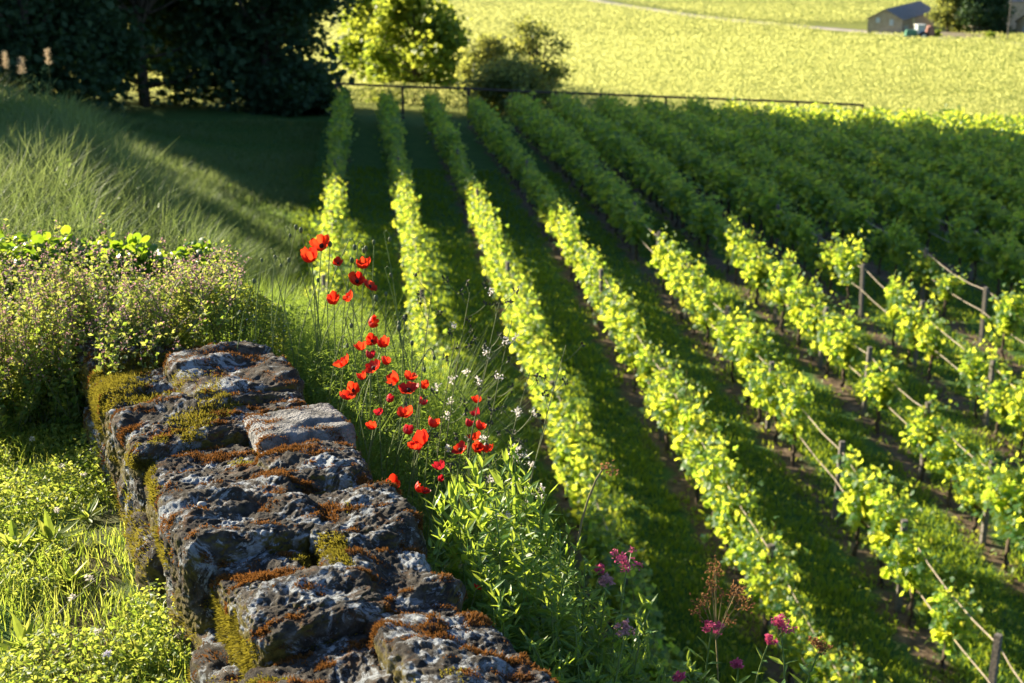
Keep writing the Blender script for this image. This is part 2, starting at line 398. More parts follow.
# keep the strip that holds vineyard and bank no coarser than about half a metre
def refine(a, lo, hi, mx):
    out = [a[0]]
    for p, q in zip(a[:-1], a[1:]):
        if lo < p < hi and q - p > mx:
            n = int(math.ceil((q - p) / mx)); out += [p + (q - p) * i / n for i in range(1, n)]
        out.append(q)
    return np.array(out)
gx = refine(gx, -40, 45, .6); gy = refine(gy, 0, 90, .6)
GX, GY = np.meshgrid(gx, gy); GZ = ground(GX, GY)
mb = MB(); nx, ny = len(gx), len(gy)
idx = np.arange(nx * ny).reshape(ny, nx)
mb.add(np.stack([GX, GY, GZ], -1).reshape(-1, 3), [np.stack([idx[:-1, :-1], idx[:-1, 1:], idx[1:, 1:], idx[1:, :-1]], -1).reshape(-1, 4)], 0.)
tag(mb.build('ground', M['ground'], smooth=True), kind='structure')

def ribbon(name, pts, width, dz, m):
    pts = np.array(pts, float); seg = []
    for a, b in zip(pts[:-1], pts[1:]):
        n = int(np.linalg.norm(b - a) / 2) + 1
        seg += [a + (b - a) * i / n for i in range(n)]
    seg.append(pts[-1]); seg = np.array(seg)
    for _ in range(30): seg[1:-1] = (seg[:-2] + seg[2:] + 2 * seg[1:-1]) / 4
    T = np.gradient(seg, axis=0); T /= np.linalg.norm(T, axis=1)[:, None]; Nn = np.stack([T[:, 1], -T[:, 0]], 1)
    rows = []
    for s_ in (-1, -.95, 0, .95, 1):
        q = seg + Nn * width / 2 * s_; rows.append(P3(q[:, 0], q[:, 1], dz if abs(s_) < 1 else -.2))
    V = np.stack(rows, 1); n = len(seg); idx = np.arange(n * 5).reshape(n, 5)
    mb = MB(); mb.add(V.reshape(-1, 3), [np.stack([idx[:-1, :-1], idx[:-1, 1:], idx[1:, 1:], idx[1:, :-1]], -1).reshape(-1, 4)], 0.)
    return tag(mb.build(name, m, smooth=True), kind='structure')
def hit(px, py, lo=5., hi=2000.):
    for Y in np.geomspace(lo, hi, 2500):
        p = at(px, py, Y)
        if p[2] <= ground(p[0], p[1]): return p
    return at(px, py, hi)
tk = [hit(*q)[:2] for q in [(560, -6), (640, 8), (700, 17), (760, 23.5), (850, 31), (940, 38), (1040, 46), (1140, 54)]]
ribbon('farm_track', tk, 4.5, .25, M['track'])

# ------------------------------------------------------------ far field of vines
NF = 900000
Yf = 68.5 * (470 / 68.5) ** rng.random(NF)
ang = R(-6)
Xf = (rng.random(NF) * 1.04 - .46) * Yf * .98 * 1.0
Xf = (rng.uniform(-.42, .42, NF)) * Yf
q = Yf * math.cos(ang) - Xf * math.sin(ang); pitch = 2.4
q = np.round(q / pitch) * pitch + rng.normal(0, .24, NF)
p_ = Xf * math.cos(ang) + Yf * math.sin(ang)
xf = p_ * math.cos(ang) - q * math.sin(ang); yf = p_ * math.sin(ang) + q * math.cos(ang)
keep = (yf > 68.5) & (yf < 480)
trk = np.array(tk)
dist = np.full(NF, 1e9)
for a, b in zip(trk[:-1], trk[1:]):
    ab = b - a; t = np.clip(((xf - a[0]) * ab[0] + (yf - a[1]) * ab[1]) / (ab @ ab), 0, 1)
    dist = np.minimum(dist, np.hypot(xf - a[0] - t * ab[0], yf - a[1] - t * ab[1]))
keep &= dist > 4.5
fp = hit(925, 36)
keep &= ~((xf > fp[0] - 22) & (yf > fp[1] - 5) & (yf < fp[1] + 45))
keep &= ~((yf < 72) & (xf < 3))
tp_ = hit(917, 42)
keep &= ~((np.abs(xf - tp_[0]) < 5) & (yf > tp_[1] - 9) & (yf < tp_[1] + 4))
keep &= ~((np.abs(yf + .05 * xf - 108) < 1.6) & (xf > 18)) & ~((np.abs(yf + .02 * xf - 172) < 2.4) & (xf < 40)) & ~(np.abs(yf - .1 * xf - 245) < 3)
nz = fbm(np.stack([xf * .35, yf * .35, 0 * xf], 1), 3)
keep &= (nz > -1.1)
xf, yf, nz = xf[keep], yf[keep], nz[keep]
hz = rng.random(len(xf)) ** .6 * (1.25 + .25 * nz)
mb = MB(); sz = np.clip(.070 * yf / 75, .07, .28)
rand_scatter(mb, QUAD, P3(xf, yf, hz), sz, val=np.clip(rng.random(len(xf)) * .7 + .15 + .15 * nz, 0, 1), pmin=-.2, pmax=.8)
tag(mb.build('field_vines', M['vine_far']), 'sunlit yellow-green vine field covering the valley beyond the fence', 'vine field', kind='stuff')

# ------------------------------------------------------------ trees
def tree(name, x, y, h, r, n, lm, label, cat='tree', group=None, leaf=.3, base=.12, lobes=14, trunk_r=.25, multi=1, squash=1.0):
    g = float(ground(x, y)) - .05; root = empty(name, (x, y, g), label, cat, group)
    t = MB(); cl = []
    for q in range(lobes):
        z = h * (base + (1 - base) * rng.random() ** .8 * .92); zz = (z / h - base) / (1 - base)
        rr = r * (1 - abs(zz - .38) ** 1.7 * 1.35) * (.35 + .6 * rng.random()); a = rng.random() * 2 * math.pi
        cl.append((rr * math.cos(a), rr * math.sin(a), z, r * rng.uniform(.28, .5)))
    cl.append((0, 0, h * .9, r * .35))
    for k in range(multi):
        lx, ly = (0, 0) if k == 0 else rng.normal(0, r * .2, 2)
        tube(t, curve_pts((lx * .3, ly * .3, 0), (lx, ly, h * .8), (rng.normal(0, .1) * r * .3, rng.normal(0, .1) * r * .3, 0), 8), np.linspace(trunk_r / (1 + .4 * k), trunk_r * .2, 8), 8)
    for cx, cy, cz, cr in cl:
        z0 = cz * rng.uniform(.35, .7)
        tube(t, curve_pts((0, 0, z0), (cx, cy, cz), (0, 0, -r * .06), 6), np.linspace(trunk_r * .35, .02, 6), 5)
    t.build('trunk', M['treebark'], root, True)
    c = MB(); w_ = np.array([q[3] ** 2 for q in cl]); w_ /= w_.sum()
    for (cx, cy, cz, cr), wt in zip(cl, w_):
        m = int(n * wt); d = rng.normal(size=(m, 3)); d /= np.linalg.norm(d, axis=1)[:, None]
        rad = cr * (.15 + 1.0 * rng.random(m) ** .6) * (1 + .5 * fbm(d * 2.6 + cx * 3, 2))
        p = d * rad[:, None] * np.array([1, 1, .75 * squash]) + np.array([cx, cy, cz]); p[:, 2] = np.maximum(p[:, 2], .05)
        rand_scatter(c, QUAD, p, leaf * rng.uniform(.6, 1.2, m), val=np.clip(rng.normal(.5, .22, m) + rng.normal(0, .15), 0, 1))
    c.build('crown', lm, root)
    return root
DT = [(-30, 72, 25, 6.5, 'broad dark tree at the far left edge above the grassy bank', 'dark trees behind the grassy bank'),
      (-23.5, 73, 24, 6.0, 'tall dark tree second from the left behind the bank', 'dark trees behind the grassy bank'),
      (-18.0, 69, 17, 5.2, 'dark tree with low hanging boughs in the middle of the dark stand', 'dark trees behind the grassy bank'),
      (-14.8, 73, 18, 4.6, 'dark tree showing a slim trunk near the right of the dark stand', 'dark trees behind the grassy bank'),
      (-12.2, 71, 14, 3.5, 'rightmost dark tree of the stand, beside the golden tree', 'dark trees behind the grassy bank'),
      (-21.5, 63, 19, 5.0, 'dark tree in front of the stand, above the long grass', 'dark trees behind the grassy bank'),
      (-27, 67, 27, 6.2, 'tall dark tree deep behind the left part of the stand', None),
      (-21, 79.5, 27, 5.2, 'tall dark tree at the back of the stand', None),
      (-29, 64.5, 26, 6.0, 'dark tree just outside the left edge, above the bank', None),
      (-25.5, 59.8, 23, 4.6, 'dark tree outside the left edge, nearest of the stand', None),
      (-33, 66, 19, 6.5, 'dark tree outside the left edge, deep in the stand', None)]
for (x, y, h, r, lb, gp) in DT:
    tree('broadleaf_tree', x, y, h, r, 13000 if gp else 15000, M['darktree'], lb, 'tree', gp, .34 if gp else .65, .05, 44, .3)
for (x, y, h, r, lb) in [(-20, 64, 4.6, 3.6, 'dark rounded bush under the trees at the top of the bank'), (-25, 62, 6.0, 4.2, 'dark bush at the top left behind the tall bank grass'), (-10.6, 68.5, 2.2, 2.0, 'small dark bush left of the golden tree')]:
    tree('dark_bush', x, y, h, r, 9000, M['darktree'], lb, 'bush', 'dark bushes under the trees', .28, .02, 20, .12, 3)
for i, (u, v, h, r) in enumerate([(-3.6, 13.2, 3.4, 2.1), (-4, 16, 3.6, 2.4), (-4, 19.5, 3.6, 2.5), (-4.2, 23.5, 3.6, 2.7), (-4.5, 28, 3.5, 2.9), (-4.5, 33, 3.6, 3.0), (-4.5, 38, 3.8, 3.0), (-4.5, 43, 5.0, 3.0), (-4.5, 48, 6.0, 3.2), (-4.5, 53, 7.2, 3.4)]):  # unseen bushes added along the crest to keep sun off the bank
    tree('added_shade_bush', WP[0] + WD[0] * v + WN[0] * u, WP[1] + WD[1] * v + WN[1] * u, h, r, 9000, M['greytree'], 'unseen green bush added to shade the grassy bank, %s one along its crest' % ['first', 'second', 'third', 'fourth', 'fifth', 'sixth', 'seventh', 'eighth', 'ninth', 'tenth'][i], 'bush', 'unseen shade bushes added outside the left edge', .24, .02, 26, .08, 2)
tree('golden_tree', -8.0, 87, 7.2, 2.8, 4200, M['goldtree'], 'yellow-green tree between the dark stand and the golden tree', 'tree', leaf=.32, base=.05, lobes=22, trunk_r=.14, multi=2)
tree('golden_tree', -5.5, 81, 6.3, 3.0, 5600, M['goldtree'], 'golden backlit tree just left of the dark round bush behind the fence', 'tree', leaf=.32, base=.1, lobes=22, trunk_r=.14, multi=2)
tree('slender_tree', 1.3, 74, 5.0, 1.6, 3400, M['greytree'], 'grey-green open tree rising right of the round bush by the fence', 'tree', leaf=.17, base=.25, lobes=34, trunk_r=.09, multi=3)
tree('slender_tree', -1.3, 75, 4.0, 1.5, 3000, M['greytree'], 'small grey-green tree between golden tree and round bush', 'tree', leaf=.17, base=.15, lobes=26, trunk_r=.08, multi=2)
tree('round_bush', .1, 70.5, 2.7, 2.3, 8000, M['greytree'], 'dark dome-shaped bush right behind the rail fence', 'bush', leaf=.17, base=.02, lobes=30, trunk_r=.06, multi=3)

# ------------------------------------------------------------ farm
def on_ground(px, py): return hit(px, py)
def building(x, y, w_, d_, he, hr, rz, label, wins, chim=False):
    g = float(min(ground(x, y), ground(x - w_ / 2, y), ground(x + w_, y))) - .6
    root = empty('farm_building', (x, y, g), label, 'building', 'farm buildings across the valley', rz); he += .6; hr += .6
    b = MB()   # gable faces -Y, ridge along Y ; width w_ in x, depth d_ in y
    V = [(-w_ / 2, 0, 0), (w_ / 2, 0, 0), (w_ / 2, 0, he), (0, 0, hr), (-w_ / 2, 0, he), (-w_ / 2, d_, 0), (w_ / 2, d_, 0), (w_ / 2, d_, he), (0, d_, hr), (-w_ / 2, d_, he)]
    b.add(V, [np.array([(0, 1, 2, 3, 4), (6, 5, 9, 8, 7)]), np.array([(1, 6, 7, 2), (5, 0, 4, 9), (0, 5, 6, 1)])], .5)
    b.build('wall', M['stonewall'], root)
    r = MB(); e = .35; sl_ = (hr - he) / (w_ / 2)
    for s in (-1, 1):
        xo = s * (w_ / 2 + e); zo = he - e * sl_ + .06
        Vr = [(0, -e, hr + .06), (xo, -e, zo), (xo, d_ + e, zo), (0, d_ + e, hr + .06)]
        Vr = Vr + [(a, b_, c + .2) for a, b_, c in Vr]
        fc = np.array([(0, 1, 2, 3), (7, 6, 5, 4), (0, 4, 5, 1), (1, 5, 6, 2), (2, 6, 7, 3), (3, 7, 4, 0)])
        r.add(Vr, [fc if s < 0 else fc[:, ::-1]], .5)
    ro = r.build('roof', M['roof'], root)
    if chim:
        c = MB(); box(c, (w_ * .2, d_ * .5, hr + .2), (.8, .8, 1.8)); c.build('chimney', M['stonewall'], ro)
    for (face, a, z, ww, wh) in wins:
        f = MB(); p = MB()
        if face == 'front': box(f, (a, -.04, z + .6), (ww + .3, .08, wh + .3)); box(p, (a, -.09, z + .6), (ww, .04, wh))
        else: box(f, (w_ / 2 + .04, a, z + .6), (.08, ww + .3, wh + .3)); box(p, (w_ / 2 + .09, a, z + .6), (.04, ww, wh))
        fo = f.build('window', M['stonewall'], root); p.build('pane', M['pane'], fo)
    return root
b1 = on_ground(884, 34)
building(b1[0], b1[1], 7.8, 34, 3.2, 5.3, R(-28), 'long low stone barn with grey roof and two small gable windows', [('front', -1.6, 3.0, .9, 1.1), ('front', 1.5, 2.6, .9, 1.3), ('side', 11, 2.3, 1.2, 1.2), ('side', 4.0, 1.3, 4.5, .9)])
building(b1[0] + 22, b1[1] + 14, 9, 20, 6.5, 8.4, R(-70), 'tall grey farmhouse half hidden behind the farm trees', [('side', 6, 4, 1, 1.4)], True)
b3 = on_ground(1012, 38)
building(b3[0] + 4, b3[1] + 4, 8, 22, 2.9, 4.6, R(-82), 'low stone shed with grey roof at the right edge of the photo', [('side', 4, 1.5, 1.1, 1.2), ('front', 0, 1.6, 1.2, 1.2)])
# yard wall
yw = MB(); y0 = on_ground(935, 36.5); y1 = on_ground(1000, 40)
n = 24; q = np.linspace(0, 1, n)[:, None]; L_ = y0[None, :2] * (1 - q) + y1[None, :2] * q
for a, b in zip(L_[:-1], L_[1:]):
    c = (a + b) / 2; d = b - a; box(yw, (c[0], c[1], float(ground(*c)) + .45), (np.linalg.norm(d) * 1.01, .4, 1.2), math.atan2(d[1], d[0]))
tag(yw.build('yard_wall', M['stonewall']), 'low grey stone wall in front of the farm trees', 'wall')
for (px, py, h, r, m_, lb) in [(951, 35, 11, 4.0, 'greytree', 'pale green rounded tree beside the barn roof'), (962, 34, 7.5, 3.0, 'greytree', 'bushy green tree between barn and dark farm trees'),
                               (978, 36, 11, 5.0, 'darktree', 'large dark tree in the middle of the farmyard'), (996, 36, 9.5, 4.2, 'darktree', 'dark tree beside the low shed at the farm')]:
    p = on_ground(px, py); tree('farm_tree', p[0], p[1] + 3, h, r, 4200, M[m_], lb, 'tree', 'trees in the farmyard', .5, .06, 26, .3)
for (px, py, lb) in [(989, 43, 'small yellow-green shrub beside the farm track'), (936, 41, 'low green shrub next to the tractor')]:
    p = on_ground(px, py); tree('small_shrub', p[0], p[1], 2.0, 1.3, 700, M['goldtree'], lb, 'shrub', None, .5, .02, 8, .06)
p = on_ground(1007, 42)
ut = MB(); tube(ut, [(0, 0, -.3), (0, 0, 9.5)], [.16, .1], 8); box(ut, (0, 0, 8.9), (1.6, .12, .14))
uo = ut.build('utility_pole', M['post']); uo.location = p; tag(uo, 'slim wooden pole standing in front of the low shed', 'pole')
# tractor
p = on_ground(917, 42); p[2] += .1  # tractor
tr = empty('tractor', p, 'small green and white tractor working at the edge of the field below the barn', 'tractor', None, R(190)); tr.scale = (1.25, 1.25, 1.25)
def cyl(mb, c, r, wd, k=18, axis='y', val=.5):
    c = np.asarray(c, float); pts = [c - np.array([0, wd / 2, 0]), c + np.array([0, wd / 2, 0])] if axis == 'y' else [c - np.array([0, 0, wd / 2]), c + np.array([0, 0, wd / 2])]
    tube(mb, pts, r, k, val)
b = MB(); box(b, (1.2, 0, 1.35), (2.0, .8, .8)); box(b, (1.2, 0, 1.85), (1.7, .6, .2)); box(b, (-.2, 0, 1.0), (1.6, .9, .5)); b.build('bonnet', M['teal'], tr)
b = MB(); 
for sx_ in (-.95, .35):
    for sy_ in (-.6, .6): box(b, (sx_, sy_, 2.0), (.1, .1, 1.4))
box(b, (-.3, 0, 2.75), (1.6, 1.4, .14)); box(b, (-.3, 0, 1.45), (1.4, 1.3, .35)); b.build('cab', M['whitepaint'], tr)
b = MB(); box(b, (-.3, 0, 2.1), (1.2, 1.1, 1.0)); b.build('cab_window', M['pane'], tr)
for (x, y, r, wd) in [(-.6, -.95, .85, .45), (-.6, .95, .85, .45), (1.8, -.8, .5, .3), (1.8, .8, .5, .3)]:
    b = MB(); cyl(b, (x, y, r), r, wd); wo = b.build('wheel', M['rubber'], tr); b = MB(); cyl(b, (x, y + (.03 if y > 0 else -.03), r), r * .5, wd); b.build('rim', M['whitepaint'], wo)
b = MB(); box(b, (-2.1, 0, 1.2), (.9, 1.9, 1.5)); box(b, (-1.6, 0, .8), (.5, .8, .4)); cyl(b, (-2.1, 0, 2.2), .4, 1.0, 12, 'y'); b.build('sprayer', M['redpaint'], tr)

# ------------------------------------------------------------ rail fence at the vineyard end
fr = empty('rail_fence', (0, 66, float(ground(0, 66))), 'dark single-rail fence along the far end of the vine rows', 'fence')
xs = [-8.3 + 3.12 * i for i in range(9)]
tops = []
for x in xs:
    y = 66.8; g = float(ground(x, y)); tops.append((x, y - 66, g + 1.62 - float(ground(0, 66))))
    b = MB(); box(b, (x, y - 66, g + .75 - float(ground(0, 66))), (.11, .11, 1.76)); b.build('post', M['rail'], fr)
b = MB(); tube(b, tops, .055, 8, .5); b.build('rail', M['rail'], fr)

# ------------------------------------------------------------ vines
def vine_meshes(n_shoots, per, seed, spread=.55, hmax=1.4, lsz=.142, tmpl=GRAPE, tall=1.0):
    f = MB(); c = MB()
    for k in range(n_shoots):
        y0 = rng.uniform(-spread, spread); x0 = rng.normal(0, .05)
        y1 = y0 + rng.normal(0, .10); x1 = rng.normal(0, .16); z1 = rng.uniform(.95, hmax) * tall + (.25 if rng.random() < .12 else 0)
        pts = curve_pts((x0, y0, .60), (x1, y1, z1), (rng.normal(0, .05), rng.normal(0, .04), .03), 6)
        tube(c, pts, np.linspace(.006, .003, 6), 4)
        t = np.linspace(.0, 1.02, per) + rng.normal(0, .02, per); pp = np.stack([np.interp(t, np.linspace(0, 1, 6), pts[:, i]) for i in range(3)], 1)
        dens = np.concatenate([pp, pp[: int(per * .75)]])
        m = len(dens); off = rng.normal(size=(m, 3)) * np.array([.10, .08, .055])
        z = dens + off; s = lsz * np.concatenate([np.linspace(1.1, .5, per), np.full(m - per, 1.05)]) * rng.uniform(.7, 1.2, m)
        rand_scatter(f, tmpl, z, s, pmin=-1.2, pmax=.7, rollr=.7)
    return f, c
VF, VC, VT = [], [], []
for i in range(9):
    f, c = vine_meshes(13 if i < 5 else 11, 17, i, hmax=[1.45, 1.55, 1.5, 1.4, 1.6, 1.5, 1.5, 1.35, 1.55][i], spread=.55 if i < 5 else .29)
    VF.append(f.mesh('vine_foliage', M['vine'])); VC.append(c.mesh('vine_cane', M['shoot']))
for i in range(4):
    t = MB(); pts = np.array([(rng.normal(0, .015), rng.normal(0, .02), z) for z in np.linspace(-.08, .52, 8)])
    tube(t, pts, np.linspace(.042, .028, 8) * rng.uniform(.85, 1.15, 8), 7, .5)
    for s in (-1, 1): tube(t, curve_pts((0, pts[-1][1], .48), (0, s * .42, .56), (0, 0, .03), 6), np.linspace(.024, .010, 6), 6, .5)
    VT.append(t.mesh('vine_trunk', M['bark'], True))
ORD = ['first', 'second', 'third', 'fourth', 'fifth', 'sixth', 'seventh', 'eighth', 'ninth', 'tenth', 'eleventh', 'twelfth', 'thirteenth', 'fourteenth', 'fifteenth', 'sixteenth', 'seventeenth', 'eighteenth', 'nineteenth', 'twentieth']
def ordn(i):
    if i < 20: return ORD[i]
    tens = {2: 'twenty', 3: 'thirty', 4: 'forty', 5: 'fifty', 6: 'sixty'}; t, u = divmod(i + 1, 10)
    return (tens[t] + '-' + ORD[u - 1]) if u else {2: 'twentieth', 3: 'thirtieth', 4: 'fortieth', 5: 'fiftieth', 6: 'sixtieth'}[t]
def pix(p):
    x, y, z = p[0], p[1], p[2] - CAMZ; d = y * math.cos(TH) - z * math.sin(TH); v = z * math.cos(TH) + y * math.sin(TH)
    return 512 + F * x / d, 341.5 - F * v / d
spots = []
for k in range(0, 22):
    Y = 13.2 + rng.random() * .6
    while Y < 65.3:
        x = RX0 + RS * k + RDX * Y + rng.normal(0, .03); g = float(ground(x, Y)); u = float(uv(x, Y)[0])
        px, py = pix((x, Y, g + .9))
        if -40 < px < 1075 and py < 735 and u > 2.0:
            hidden = (k == 0 and Y < 26) or (k == 1 and Y < 19.5)
            if not hidden: spots.append((k, Y, x, g, px, py))
        Y += 1.02 + rng.normal(0, .06)
spots.sort(key=lambda s: s[1])
ind, rest = spots[:300], spots[300:]
cnt = {}
for n_, (k, Y, x, g, px, py) in enumerate(ind):
    c = cnt.get(k, 0); cnt[k] = c + 1
    right = k >= 3 and Y < 38
    if k >= 4 and Y < 36 and (rng.random() < .08 or vnoise([[k * 7.7, Y * .62, 3.]])[0] > .42): continue
    v = int(rng.integers(5, 9)) if (k >= 4 and Y < 38 or k == 3 and rng.random() < .5) else int(rng.integers(0, 5))
    lit = 'sunlit' if 'x' else ''
    root = empty('grapevine', (x, Y, g), 'leafy grapevine, %s from the near end of the %s row from left' % (ordn(c), ordn(k)), 'grapevine', 'grapevines trained in rows', -RDX * -1 * -1 + (math.pi if rng.random() < .5 else 0))
    s = rng.uniform(.9, 1.1); hs = s * (rng.uniform(.82, 1.08) if k >= 4 and Y < 36 else 1.0) * ({0: .92, 1: .95}.get(k, 1.0) if k < 4 else (1.12 if Y < 36 else 1.12)); root.scale = (s * (.85 if k < 4 else (.95 if Y < 36 else 1.25)), s, hs)
    link('trunk', VT[n_ % 4], root); link('foliage', VF[v], root)
    if Y < 30: link('cane', VC[v], root)
rb = MB(); rt = MB()
for (k, Y, x, g, px, py) in rest:
    m = 320 if Y < 50 else 290
    yy = rng.uniform(-.55, .55, m); bump = 1.0 + .22 * math.sin(yy.mean() * 9 + Y) 
    zz = .35 + rng.random(m) ** .8 * (rng.uniform(.95, 1.2) - .25 * (2 * np.abs(yy)) ** 2 + rng.random(m) ** 4 * .25)
    zz = zz * (1.12 if k > 3 else 1.0)
    P = np.stack([x + rng.normal(0, .19, m) * (1.3 if k > 3 else .85) + RDX * yy, Y + yy, g + zz], 1)
    rand_scatter(rb, QUAD, P, .15 * rng.uniform(.7, 1.2, m) * (1 if Y < 50 else .95), pmin=-1.0, pmax=.9)
    tube(rt, [(x, Y, g - .05), (x, Y, g + .55)], .035, 5, .5)
    for b_, a_ in ((rt, 1),): pass
ro = rb.build('distant_vine_rows', [M['vine']])
tag(ro, 'shaded green vine rows in the far half of the vineyard', 'vine rows', kind='stuff')
tt = rt.build('distant_vine_trunks', M['bark']); tt.parent = ro; tt['kind'] = 'stuff'

# posts and wires
PY = {0: [27.5, 35, 43], 1: [20.5, 28, 36, 44], 2: [15.6, 22.5, 30, 38, 46], 3: [16.5, 23.2, 29.5, 36.5, 44], 4: [14.4, 17.2, 19.9, 23.6, 26.8, 30.2, 33.4, 36.5, 43], 5: [16.8, 19.2, 21.6, 24.4, 27.0, 30.2, 33.5, 40], 6: [18, 20.9, 23.8, 27.2, 30.4, 33.6, 37, 44], 7: [19, 22.4, 25.5, 28.7, 32, 39], 8: [21, 24.2, 27.5, 30.8, 34, 41], 9: [23, 30, 37], 10: [26, 33, 40], 11: [29, 36], 12: [32, 39]}
def wp(k, Y, dz): x = RX0 + RS * k + RDX * Y; return (x, Y, float(ground(x, Y)) + dz)
for k, ys in PY.items():
    for i, Y in enumerate(ys):
        b = MB(); x, y, g = wp(k, Y, 0); h = 1.32 + rng.normal(0, .05)
        V = 0; box(b, (0, 0, h / 2 - .1), (.075, .075, h + .2)); 
        o = b.build('trellis_post', M['post']); o.location = (x, y, g); o.rotation_euler = (rng.normal(0, .02), rng.normal(0, .025), rng.random())
        tag(o, 'grey wooden trellis post, %s from the near end of the %s vine row from left' % (ORD[i], ORD[k]), 'post', 'trellis posts in the vineyard')
for k in range(0, 13):
    Y0 = {0: 24, 1: 18}.get(k, 13.0)
    for dz, nm in ((1.16, 'upper'), (.72, 'lower')):
        b = MB(); pts = []
        allp = sorted([Y0] + [y for y in PY[k] if y > Y0]) + list(np.arange(max(PY[k]) + 6, 65.5, 6)) + [65.5]
        for a, c in zip(allp[:-1], allp[1:]):
            for t in np.linspace(0, 1, 5)[:-1]:
                Y = a + (c - a) * t; p = wp(k, Y, dz - .10 * 4 * t * (1 - t) * (1 if dz > 1 else .5)); pts.append((p[0] + (.045 if nm == 'upper' else -.045), p[1], p[2]))
        tube(b, pts, .0085, 5, .5)
        tag(b.build('trellis_wire', M['wire']), '%s trellis wire of the %s vine row from left' % (nm, ORD[k]), 'wire', 'trellis wires along the vine rows')

# alley grass and litter
n = 150000
Ya = 13 * (50 / 13) ** rng.random(n); Xa = rng.uniform(-.16, .42, n) * Ya * 1.0
fr_ = np.abs(((Xa - RX0 - RDX * Ya) / RS) % 1 - .5)    # .5 on rows
nzz = fbm(np.stack([Xa * 1.6, Ya * 1.6, 0 * Xa], 1), 3)
keep = (fr_ + nzz * .25 < .40) & (uv(Xa, Ya)[0] > 2.2)
Xa, Ya, nzz = Xa[keep], Ya[keep], nzz[keep]; n = len(Xa)
mb = MB(); blades(mb, P3(Xa, Ya, -.01), rng.uniform(.06, .17, n) * (1 + .5 * nzz), .022 * Ya / 22, rng.random(n) * 6.28, rng.uniform(.1, .9, n), rng.random(n))
tag(mb.build('alley_grass', M['alley']), 'short green grass in the alleys between the vine rows', 'grass', kind='stuff')
n = 9000; Ya = 13 * (32 / 13) ** rng.random(n); Xa = rng.uniform(-.1, .42, n) * Ya; kk = rng.random(n) < .5
P = P3(Xa, Ya, .02); sel = uv(Xa, Ya)[0] > 2.2; P = P[sel]
mb = MB(); rand_scatter(mb, OVAL, P, rng.uniform(.05, .13, len(P)), pmin=.2, pmax=1.3)
tag(mb.build('alley_weeds', M['herb']), 'small leafy weeds scattered under the vines', 'weeds', kind='stuff')

# ------------------------------------------------------------ grassy bank at the left
n = 420000
v_ = 4.5 * (60 / 4.5) ** rng.random(n); u_ = -3.5 + rng.random(n) * (5.5 + .42 * v_)
X = WP[0] + WD[0] * v_ + WN[0] * u_; Y = WP[1] + WD[1] * v_ + WN[1] * u_
rowx = RX0 + RDX * Y - .9
pxx = 512 + F * X / (Y * .956 + 2)
keep = (X < rowx + np.where(Y < 24, 1.6, 0)) & (pxx > -40) & (pxx < 370) & (Y < 64)
X, Y = X[keep], Y[keep]; n = len(X); nn = fbm(np.stack([X * .35, Y * .35, 0 * X], 1), 3); u2, v2 = uv(X, Y)
onb = np.clip((11.5 - u2) / 5.5, .32, 1) * np.clip(Y / 22, .42, 1)
h = onb * rng.uniform(.25, .8, n) * (1 + .6 * nn); 
mb = MB(); blades(mb, P3(X, Y, -.02), np.maximum(h, .08), .003 + .0007 * Y, rng.uniform(-3.1, 3.1, n) * .8 + .3 + 1.2 * vnoise(np.stack([X * .8, Y * .8, 0 * X], 1)), rng.uniform(.1, 1.0, n), np.clip(.5 + .55 * nn + rng.normal(0, .2, n), 0, 1))
ii = np.nonzero((nn > .15) & (rng.random(n) < .16))[0]; PP = P3(X[ii], Y[ii], 0.); PP[:, 2] += rng.random(len(ii)) * np.maximum(h[ii], .1) * .8
rand_scatter(mb, OVAL, PP, (.012 + .0022 * Y[ii]) * rng.uniform(.6, 1.6, len(ii)), pmin=-.5, pmax=1.0)
ii = np.nonzero((nn < .1) & (rng.random(n) < .012) & (u2 < 7))[0]; PP = P3(X[ii], Y[ii], 0.); PP[:, 2] += h[ii] * 1.1 + .05
rand_scatter(mb, THIN, PP.repeat(6, 0) + rng.normal(0, .02, (len(ii) * 6, 3)), .10, val=np.ones(len(ii) * 6), pmin=.4, pmax=1.4)
tag(mb.build('bank_grass', M['bank']), 'long soft shaded grass on the sloping bank at left', 'grass', kind='stuff')
for i, (px, py, Y, lb) in enumerate([(4, 62, 19, 'leftmost pale plume'), (20, 67, 18.5, 'second pale plume from the left edge'), (46, 58, 20, 'third pale plume, right of the pair'), (47, 128, 17, 'pale plume low on the bank')]):
    p = at(px, py, Y); g = float(ground(p[0], p[1])); r_ = empty('reed', (p[0], p[1], g), lb + ', lightened in colour to look sunlit above dark bank grass', 'grass plume', 'pale grass plumes on the bank')
    H = max(p[2] - g, .5); b = MB(); tube(b, curve_pts((0, 0, 0), (.02, 0, H), (.03, 0, 0), 6), np.linspace(.004, .002, 6), 4); b.build('stem', M['poppystem'], r_)
    b = MB(); m = 120; z = rng.random(m); q = np.stack([.02 + rng.normal(0, .012, m) * (1 - z * .6), rng.normal(0, .012, m), H - .1 + z * .2], 1)
    rand_scatter(b, THIN, q, .07, pmin=.6, pmax=1.4, rollr=.3); b.build('plume', M['reed'], r_)

